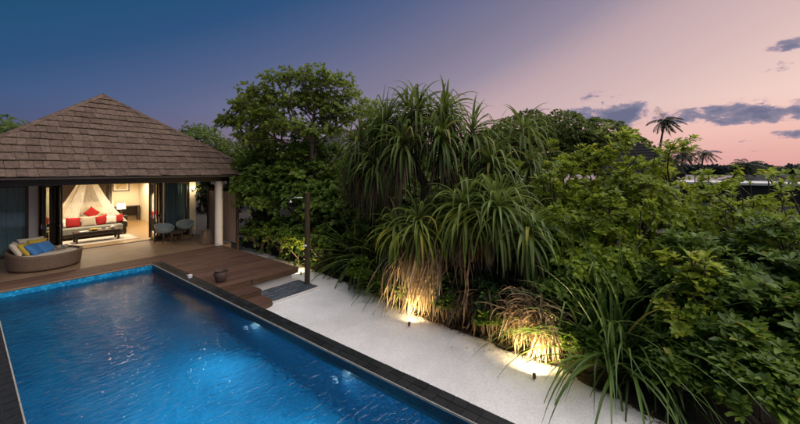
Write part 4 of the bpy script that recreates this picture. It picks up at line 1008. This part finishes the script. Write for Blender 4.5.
# broad-leaved shrubs
def bl(x, y, h, r, n=4, seed=0, squash=.8):
    rng = random.Random(seed); out = [(x, y, h*.52, r, r, h*.40)]
    for k in range(n):
        a = k*2*pi/n+rng.uniform(-.4, .4); rr = r*rng.uniform(.45, .75); s = r*rng.uniform(.42, .62)
        out.append((x+cos(a)*rr, y+sin(a)*rr, max(s, h*rng.uniform(.40, .86)-s*.3), s, s, s*squash))
    out.append((x+rng.uniform(-.2, .2)*r, y+rng.uniform(-.2, .2)*r, h-r*.35, r*.5, r*.5, r*.38)); return out
def shoots(x, y, h, r, n, seed):
    g = random.Random(seed); return [(x+g.uniform(-.8, .8)*r, y+g.uniform(-.8, .8)*r, h+g.uniform(-.15, .22), .17, .17, .26) for _ in range(n)]
def shrub(label, x, y, h, r, tips, seed, leaf='leaf_sea_lettuce', k=9, ln=.112, wd=.50, name='sea_lettuce_shrub', n=5, group=None, tshift=0., cat_='shrub', **kw):
    return plant(name, label, cat_, (x, y, GZ), [(x, y, GZ+.25), (x+.05, y, GZ+.5)], [(a, b_, c_+GZ*.5, d, e, f) for a, b_, c_, d, e, f in bl(x, y, h, r, n, seed)+(shoots(x, y, h, r, 7, seed) if leaf == 'leaf_sea_lettuce' else [])], tips, leaf, k, ln, wd, seed, twig=.005 if h < 1.3 else .007, rmax=.018 if h < 1.3 else .07, parts=('stems', 'leaves'), group=group, tshift=tshift, **kw)
shrub('bright sea lettuce shrub directly behind the broad low screw pine', 8.3, 2.1, 3.1, .95, 924, 51)
shrub('tall bright sea lettuce shrub under the dark hut gable', 9.4, 1.45, 3.85, 1.2, 1254, 52, tshift=.08)
shrub('yellow-green sea lettuce shrub at the left end of the black-banded wall', 9.3, .30, 3.5, 1.15, 1254, 53, tshift=.14)
shrub('sea lettuce shrub in front of the black-banded wall', 10.6, -.75, 3.0, 1.05, 693, 54, tshift=.1)
shrub('sea lettuce shrub behind the large lily clump', 7.75, .95, 2.45, .95, 792, 55, tshift=-.04)
shrub('sea lettuce shrub with open stems in front of the grey wall', 9.3, -1.15, 2.75, 1.0, 544, 56, tshift=.06)
shrub('sparse leggy sea lettuce shrub against the grey wall', 10.3, -2.1, 2.95, .95, 420, 57, tshift=.1)
shrub('bright leafy sprig shrub rising beside the lily clump', 6.75, -.25, 1.62, .42, 181, 58, tshift=.2, ln=.13)
shrub('dark glossy shrub behind the bright sprig', 7.6, -.45, 2.15, .9, 709, 59, leaf='leaf_shrub', name='glossy_shrub', ln=.14, wd=.44)
shrub('dark glossy shrub beyond the bright sprig towards the grey wall', 8.4, -1.45, 2.4, .95, 660, 60, leaf='leaf_shrub', name='glossy_shrub', ln=.14, wd=.44)
shrub('low dark glossy shrub at the right end of the sand', 6.5, -.85, 1.2, .66, 495, 61, leaf='leaf_shrub', name='glossy_shrub', ln=.15, wd=.42)
shrub('dark glossy shrub between the low shrub and the grey wall', 7.4, -1.55, 1.55, .75, 627, 62, leaf='leaf_shrub', name='glossy_shrub', ln=.15, wd=.42)
shrub('dark understory shrub behind the brown leaf heap', 7.9, 3.0, 1.9, .8, 495, 63, leaf='leaf_dark', name='understory_shrub', ln=.13, wd=.46)
shrub('dark understory shrub behind the lit straw tuft', 7.3, 1.7, 1.45, .7, 495, 64, leaf='leaf_shrub', name='understory_shrub', ln=.13, wd=.46)
shrub('understory shrub behind the tall screw pine trunks', 8.6, 4.7, 3.1, 1.1, 792, 65, leaf='leaf_shrub', name='understory_shrub', ln=.13, wd=.46)
shrub('dark shrub between the tall screw pine and the umbrella tree', 8.8, 6.8, 3.9, 1.3, 858, 66, leaf='leaf_shrub', name='understory_shrub', ln=.13, wd=.46)
shrub('small bright seedling shrub at the foot of the first straw curtain', 6.55, 5.0, .55, .26, 66, 67, leaf='leaf_shrub', name='seedling_shrub', ln=.12, wd=.5, tshift=.3, n=3)
shrub('small trailing shrub on the sand under the tall screw pine', 6.75, 6.7, .75, .35, 115, 68, leaf='leaf_shrub', name='seedling_shrub', ln=.14, wd=.45, n=3)
shrub('bushy green shrub leaning over the deck edge by the pale column', 7.75, 12.9, 4.5, 1.3, 1897, 69, leaf='leaf_shrub', name='green_shrub', ln=.135, wd=.48, tshift=.12, n=6)
shrub('bushy green shrub behind the deck corner lit from below', 8.25, 11.1, 4.3, 1.25, 1732, 70, leaf='leaf_shrub', name='green_shrub', ln=.135, wd=.48, tshift=.12, n=6)
shrub('green shrub directly behind the shower post', 8.6, 9.5, 3.5, 1.15, 1155, 71, leaf='leaf_shrub', name='green_shrub', ln=.135, wd=.48, tshift=.05, n=6)
shrub('deep green shrub beside the neighbouring roof', 9.1, 8.3, 4.2, 1.3, 990, 72, leaf='leaf_shrub', name='green_shrub', ln=.135, wd=.48, n=6)
shrub('tall green shrub behind the privacy fence', 8.6, 14.8, 4.9, 1.5, 1650, 73, leaf='leaf_shrub', name='green_shrub', ln=.14, wd=.48, tshift=.05, n=6)
shrub('green shrub under the umbrella tree crown', 9.2, 12.0, 5.0, 1.6, 1815, 74, leaf='leaf_shrub', name='green_shrub', ln=.14, wd=.48, n=6)
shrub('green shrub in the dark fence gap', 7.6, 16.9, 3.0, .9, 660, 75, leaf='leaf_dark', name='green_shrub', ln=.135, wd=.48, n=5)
shrub('low leafy shrub at the back of the deck corner lit gold from below', 7.35, 10.3, 1.25, .55, 330, 101, leaf='leaf_shrub', name='low_shrub', ln=.12, wd=.5, tshift=.15)
shrub('low leafy shrub along the sand strip between deck corner and fence', 7.5, 11.6, 1.5, .65, 420, 102, leaf='leaf_shrub', name='low_shrub', ln=.12, wd=.5, tshift=.12)
shrub('low leafy shrub beside the privacy fence end', 7.6, 13.1, 1.7, .7, 420, 103, leaf='leaf_shrub', name='low_shrub', ln=.12, wd=.5, tshift=.1)
shrub('low leafy shrub just behind the shower post', 7.6, 9.2, 1.3, .55, 330, 104, leaf='leaf_shrub', name='low_shrub', ln=.12, wd=.5, tshift=.08)
shrub('dark low shrub beneath the umbrella tree trunk', 8.3, 10.4, 2.2, .9, 520, 105, leaf='leaf_shrub', name='low_shrub', ln=.13, wd=.5)
shrub('dark low shrub in the shade between shower and tall screw pine', 8.3, 7.3, 1.9, .9, 520, 106, leaf='leaf_shrub', name='low_shrub', ln=.13, wd=.5)
shrub('low dark leafy shrub at the sand end in front of the lily clump', 6.3, -.2, .75, .42, 300, 107, leaf='leaf_shrub', name='low_shrub', ln=.12, wd=.48)
shrub('low broad-leaved shrub at the far right corner of the sand', 6.05, -.95, .95, .5, 380, 110, leaf='leaf_shrub', name='low_shrub', ln=.13, wd=.46)
shrub('small green ground shrub between brown leaf heap and dry straw tuft', 6.45, 2.75, .5, .3, 120, 111, leaf='leaf_shrub', name='seedling_shrub', ln=.11, wd=.5, n=3)
shrub('small green ground shrub between first straw curtain and brown leaf heap', 6.6, 3.75, .55, .32, 130, 112, leaf='leaf_shrub', name='seedling_shrub', ln=.11, wd=.5, n=3)
shrub('small green ground shrub between the dry straw tuft and the lily clump', 6.4, 1.1, .6, .32, 150, 113, leaf='leaf_shrub', name='seedling_shrub', ln=.11, wd=.5, n=3)
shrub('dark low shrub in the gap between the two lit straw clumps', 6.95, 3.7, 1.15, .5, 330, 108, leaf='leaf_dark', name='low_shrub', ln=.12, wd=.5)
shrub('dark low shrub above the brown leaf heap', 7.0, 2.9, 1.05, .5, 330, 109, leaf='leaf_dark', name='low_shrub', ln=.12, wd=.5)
# trees
plant('umbrella_tree', 'open umbrella-crowned tree with dark forked limbs behind the shower post', 'tree', (8.35, 10.7, GZ), [(8.3, 10.65, .8), (8.38, 10.6, 1.8), (8.25, 10.55, 2.7), (8.2, 10.6, 3.2)],
      [(7.0, 12.2, 5.75, .95, .95, .7), (7.6, 11.5, 6.3, 1.0, 1.0, .65), (8.3, 10.8, 6.5, 1.05, 1.05, .6), (9.0, 10.1, 6.3, .95, .95, .65), (9.3, 9.7, 5.7, .8, .8, .6), (7.9, 11.5, 5.5, 1.5, 1.5, .6), (6.9, 11.6, 5.0, .8, .8, .5), (8.9, 11.3, 5.8, 1.1, 1.1, .8), (8.8, 9.9, 5.2, .8, .8, .6), (7.0, 12.3, 4.7, 1.0, 1.0, .7), (9.5, 10.8, 5.0, .9, .9, .6), (7.6, 11.2, 4.5, 1.2, 1.2, .6), (8.6, 10.4, 4.4, 1.0, 1.0, .6), (9.3, 8.9, 5.0, .9, .9, .8), (9.2, 8.4, 4.2, .9, .9, .7), (6.9, 12.6, 4.1, .9, .9, .7)],
      2900, 'leaf_tree', 9, .125, .50, 81, far=True, twig=.0075, shell=.15, rmax=.13, limit=480, spread=(30, 85), power=.42)
plant('slender_tree', 'slender small-crowned tree beside the villa roof corner', 'tree', (8.1, 14.1, GZ), [(8.05, 14.1, 1.2), (7.95, 14.15, 2.6), (7.8, 14.1, 3.7)],
      [(7.5, 14.2, 5.6, .85, .85, .65), (7.9, 13.5, 5.3, .6, .6, .5), (7.1, 14.9, 5.0, .6, .6, .5)], 600, 'leaf_tree', 8, .13, .48, 82, far=True, twig=.007, shell=.15, rmax=.1, limit=220, spread=(30, 85))
plant('broad_tree', 'huge dense dark tree rising behind the sea lettuce beside the hut', 'tree', (35, 9.5, GZ), [(35, 9.5, 1.5), (35, 9.4, 3)],
      [(33.5, 10.5, 4.6, 4, 4, 3.9), (35, 8, 4.6, 4, 4, 3.9), (36.2, 5.3, 4.3, 3.6, 3.6, 3.5), (37, 3.4, 3.6, 3.0, 3.0, 2.9), (38, 1.7, 2.8, 2.6, 2.6, 2.2), (32.5, 13, 3.9, 3.6, 3.6, 3.2), (31.5, 15.5, 3.0, 3.5, 3.5, 2.4)], 21000, 'leaf_far', 9, .20, .6, 83, far=True, ragged=.14, twig=.03, shell=.9, rmax=.5, limit=300, spread=(25, 85))
k_ = 0
for x, y, h, r, lb in [(2, 44, 7.6, 3.6, 'dark round-topped tree behind the ridge at the left of the villa roof'), (-4.5, 40, 6.6, 3, 'dark low tree at the far left behind the villa roof'), (12.5, 31, 6.8, 3, 'green tree behind the right slope of the villa roof'), (16.5, 30, 6.5, 3, 'green tree between the villa roof and the slender tree'),
                       (20, 27, 5.6, 3, 'tree behind the slender tree near the neighbouring roof'), (24, 20, 5.4, 3.2, 'dark tree behind the neighbouring roof'), (24, 14, 5.2, 3.2, 'dark tree behind the tall screw pine'), (12.5, 8.5, 3.6, 1.7, 'bushy tree at the foot of the neighbouring roof'), (12, 5.4, 3.5, 1.7, 'bushy tree behind the understory shrubs'), (12.3, 12.5, 3.9, 1.8, 'bushy tree beside the umbrella tree trunk')]:
    k_ += 1; big = h > 5
    plant('garden_tree', lb, 'tree', (x, y, GZ), [(x, y, h*.2), (x+.1, y, h*.4)], [(a, b_, c_, d, e, f) for a, b_, c_, d, e, f in bl(x, y, h, r, 6, 90+k_)], 2600 if big else 900, 'leaf_far' if big else 'leaf_shrub', 8, .20 if big else .19, .5, 90+k_, far=big, twig=.015, shell=.6, rmax=.25, limit=160)

# coconut palms
def palm(label, base, top, n, ln, seed, wind=(0, 0), r0=.16, group='coconut palms along the shore'):
    rng = np.random.default_rng(seed); t_ = thing('coconut_palm', label, 'palm', base, 0, group)
    b_, tp_ = Vector(base), Vector(top); pts = []
    for i in range(11):
        f = i/10; p = b_.lerp(tp_, f); off = sin(pi*f)*.05*(tp_-b_).length; pts.append(p+Vector((off*.6, off*.6, 0)))
    obj('trunk', MB().tube(pts, [r0*(1.25-.6*i/10) for i in range(11)], 8), 'bark', t_, smooth=True)
    parts = []; rach = MB()
    for k in range(n):
        a = k*2.399; elv = radians(58-98*k/n); d = np.array([cos(a)*cos(elv), sin(a)*cos(elv), sin(elv)]); pos = np.array(tp_); l = ln*rng.uniform(.85, 1.1); S = 11; pr = [tuple(pos)]
        for i in range(S):
            d = unit((d+np.array([wind[0], wind[1], 0])*.06-np.array([0, 0, .12]))[None])[0]; q = pos+d*l/S
            s = unit(np.cross(d, [0, 0, 1.])[None])[0]
            m_ = 4; ff = (i+np.arange(m_)/m_)/S; P = pos+(q-pos)*(np.arange(m_)/m_)[:, None]
            ll = l*.24*np.sin(pi*np.clip(ff*.9+.08, 0, 1))**.6+.05
            for sg in (1, -1):
                dd = np.repeat((d*.55+s*sg*.8-np.array([0, 0, .25])+np.array([wind[0], wind[1], 0])*.3)[None], m_, 0)+rng.normal(0, .08, (m_, 3))
                parts.append(strap_leaves(P, dd, ll, .040, .7, rng, 3, .5))
            pos = q; pr.append(tuple(pos))
        rach.tube(pr, [.035*(1-i/(S+1)) for i in range(S+1)], 5)
    obj('frond_stems', rach, 'leaf_palm', t_); V, F, ti = cat(parts); np_mesh('fronds', V, F, 'leaf_palm', t_, ti)
    nuts = MB()
    for k in range(5):
        a = k*1.256; nuts.lathe([(.03, -.13), (.10, -.07), (.12, 0), (.08, .09), (.02, .12)], 8, (tp_.x+cos(a)*.2, tp_.y+sin(a)*.2, tp_.z-.18))
    obj('coconuts', nuts, 'bark', t_)
palm('tall lone coconut palm leaning above the hut against the pink sky', (57.5, 0.6, GZ), (57.1, -.1, 9.5), 19, 2.3, 1, (.9, -1.1), .15)
palm('coconut palm with full crown beside the hut', (61, -2.0, GZ), (61.1, -2.1, 5.2), 22, 2.3, 2, (.2, -.3))
palm('small coconut palm beside the full-crowned palm', (83, -5.4, GZ), (83, -5.8, 6.0), 15, 2.5, 3, (.5, -.6))
palm('low coconut palm leaning on the full-crowned palm', (58.9, -.8, GZ), (58.9, -.9, 4.2), 18, 2.2, 4, (.2, -.2))
palm('coconut palm with dense crown behind the black-banded wall', (63.5, -8.3, GZ), (63.5, -8.5, 3.7), 22, 2.0, 5, (.1, -.1))
palm('coconut palm beside the dark pyramid shore roof', (70, -11.4, GZ), (70, -11.6, 3.1), 16, 1.9, 6, (.1, -.1))

# ================================================================== NEIGHBOURS AND SHORE
def hut(label, x, y, hw, hd, ez, az, rz=0, roofm='far_roof', gable=False, name='hut', eave=.4, wallm='hut_wall'):
    t_ = thing(name, label, 'hut' if name == 'hut' else 'house', (x, y, -.5), rz)
    w = obj('wall', MB().box(-hw+eave, -hd+eave, 0, hw-eave, hd-eave, ez+.45), wallm, t_, local=True)
    z0, z1 = ez+.5, az+.5; rt = MB()
    if gable: top_ = [(0, -hd, z1), (0, hd, z1)]
    elif hd > hw: top_ = [(0, -(hd-hw), z1), (0, hd-hw, z1)]
    else: top_ = [(0, -.02, z1), (0, .02, z1)]
    rt.add([(-hw, -hd, z0), (hw, -hd, z0), (hw, hd, z0), (-hw, hd, z0)]+top_+[(-hw, -hd, z0-.15), (hw, -hd, z0-.15), (hw, hd, z0-.15), (-hw, hd, z0-.15)],
           [(0, 1, 4), (1, 2, 5, 4), (2, 3, 5), (3, 0, 4, 5), (0, 6, 7, 1), (1, 7, 8, 2), (2, 8, 9, 3), (3, 9, 6, 0), (6, 9, 8, 7)])
    r_ = obj('roof', rt, roofm, t_, local=True)
    # courses of roofing standing proud on each slope
    n_ = 12; cr = MB()
    for j in range(n_):
        f0, f1 = j/n_, (j+1)/n_
        def ring(f, up): return [tuple(Vector(a).lerp(Vector(b_), f)+Vector((0, 0, up))) for a, b_ in (((-hw, -hd, z0), top_[0]), ((hw, -hd, z0), top_[0]), ((hw, hd, z0), top_[1]), ((-hw, hd, z0), top_[1]))]
        A, B = ring(f0, .07), ring(f1, .03); C_ = ring(f0, .01)
        for a in range(4):
            b_ = (a+1) % 4; cr.add([A[a], A[b_], B[b_], B[a], C_[a], C_[b_]], [(0, 1, 2, 3), (0, 4, 5, 1)])
    obj('roof_courses', cr, roofm, r_, local=True)
    for s in (-.4, .25):
        wd_ = obj('window', MB().box(s*hw, -hd+eave-.03, 1.0, s*hw+.8, -hd+eave-.003, 2.0), 'dark_wood', t_, local=True); obj('pane', MB().box(s*hw+.06, -hd+eave-.04, 1.06, s*hw+.74, -hd+eave-.032, 1.94), 'pane_glass', wd_, local=True)
    return t_
hut('neighbouring villa with grey-brown pyramid roof half hidden behind the umbrella tree', 15.2, 16.6, 4.3, 4.3, 2.6, 5.75, 0, 'far_roof', name='neighbour_villa')
hut('dark thatched hut with pointed gable in front of the broad tree', 30, 1.6, 2.5, 2.5, 2.7, 5.15, radians(-86), 'thatch')
hut('dark pyramid-roofed shore pavilion by the water', 74, -13.6, 5.2, 5.2, .9, 2.5, radians(20), 'far_roof')
hut('low grey-roofed shore building behind the full-crowned palm', 55, -7.0, 3.5, 6, .9, 1.75, radians(10), 'pale_roof')
hut('low pale-walled shore building with dark hipped roof', 66, -10.5, 3.2, 5, 1.2, 2.3, radians(10), 'far_roof', wallm='white_render')
hut('small shore building beyond the dense-crowned palm', 75, -15.5, 4, 6, 1.3, 2.0, radians(5), 'pale_roof', wallm='white_render')
# boundary wall: grey render with black fascia and white cap
bw = thing('boundary_wall', 'grey boundary wall with black upper band and white cap', 'wall', (13, -4, -.5))
obj('render', MB().box(12.98, -9, -.6, 13.22, -.45, 2.08), 'neighbour_wall', bw)
obj('fascia', MB().box(12.9, -9, 2.083, 13.3, -.4, 2.585), 'black_fascia', bw, bevel=.01)
obj('cap', MB().box(12.84, -9, 2.588, 14.6, -.34, 2.66), 'white_render', bw, bevel=.012)
# wooded far shore and scrub, read as one mass
rng = np.random.default_rng(77)
def mass(name, P, ln, k, leafm, seed):
    r = np.random.default_rng(seed); Dn = unit(r.normal(0, 1, P.shape)+np.array([0, 0, .4])); V, F, ti = rosettes(P, Dn, k, ln, .6, r, (30, 90), .4, .2, far=True)
    return struct(np_mesh(name, V, F, leafm, None, ti), 'stuff')
n = 5200; a = np.radians(rng.uniform(76, 112, n)); dist = rng.uniform(330, 380, n)
hh = np.array([7.5+4.5*mnoise.noise(Vector((q*26, 0, 3)))+3*mnoise.noise(Vector((q*80, 0, 9))) for q in a]); hh *= .72*np.clip(1.15-np.abs(np.degrees(a)-95)*.012, .5, 1.2)
P = np.stack([np.sin(a)*dist, np.cos(a)*dist, hh*rng.random(n)**.6-.4], 1); mass('far_wood', P, 2.4, 7, 'leaf_hazed', 5)
n = 2600; P = np.stack([rng.uniform(42, 78, n), rng.uniform(-22, 14, n), rng.uniform(-.4, .5, n)], 1); P[:, 2] += .8*np.array([mnoise.noise(Vector((p[0]*.15, p[1]*.3, 1))) for p in P]); mass('shore_scrub', P, .5, 7, 'leaf_far', 6)
# undergrowth filling the bed
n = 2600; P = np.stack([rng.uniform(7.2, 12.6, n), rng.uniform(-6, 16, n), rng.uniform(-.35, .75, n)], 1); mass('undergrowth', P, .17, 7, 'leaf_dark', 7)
# dry litter along the sand edge
n = 1000; ly = rng.uniform(-3, 13, n); lx = np.array([edge_x(q) for q in ly])+np.abs(rng.normal(0, .22, n))-.07-(rng.random(n) < .03)*rng.uniform(0, .8, n)
P = np.stack([lx, ly, np.full(n, SAND_Z+.012)], 1); an = rng.uniform(0, 6.28, n); D = np.stack([np.cos(an), np.sin(an), rng.normal(.08, .1, n)], 1)
V, F, ti = broad_leaves(P, D, np.tile([0, 0, 1.], (n, 1)), rng.uniform(.04, .16, n), rng.uniform(.012, .04, n), .1, rng); V[:, 2] = np.maximum(V[:, 2], SAND_Z-.0)
struct(np_mesh('leaf_litter', V, F, 'leaf_dead_dark', None, ti), 'stuff')
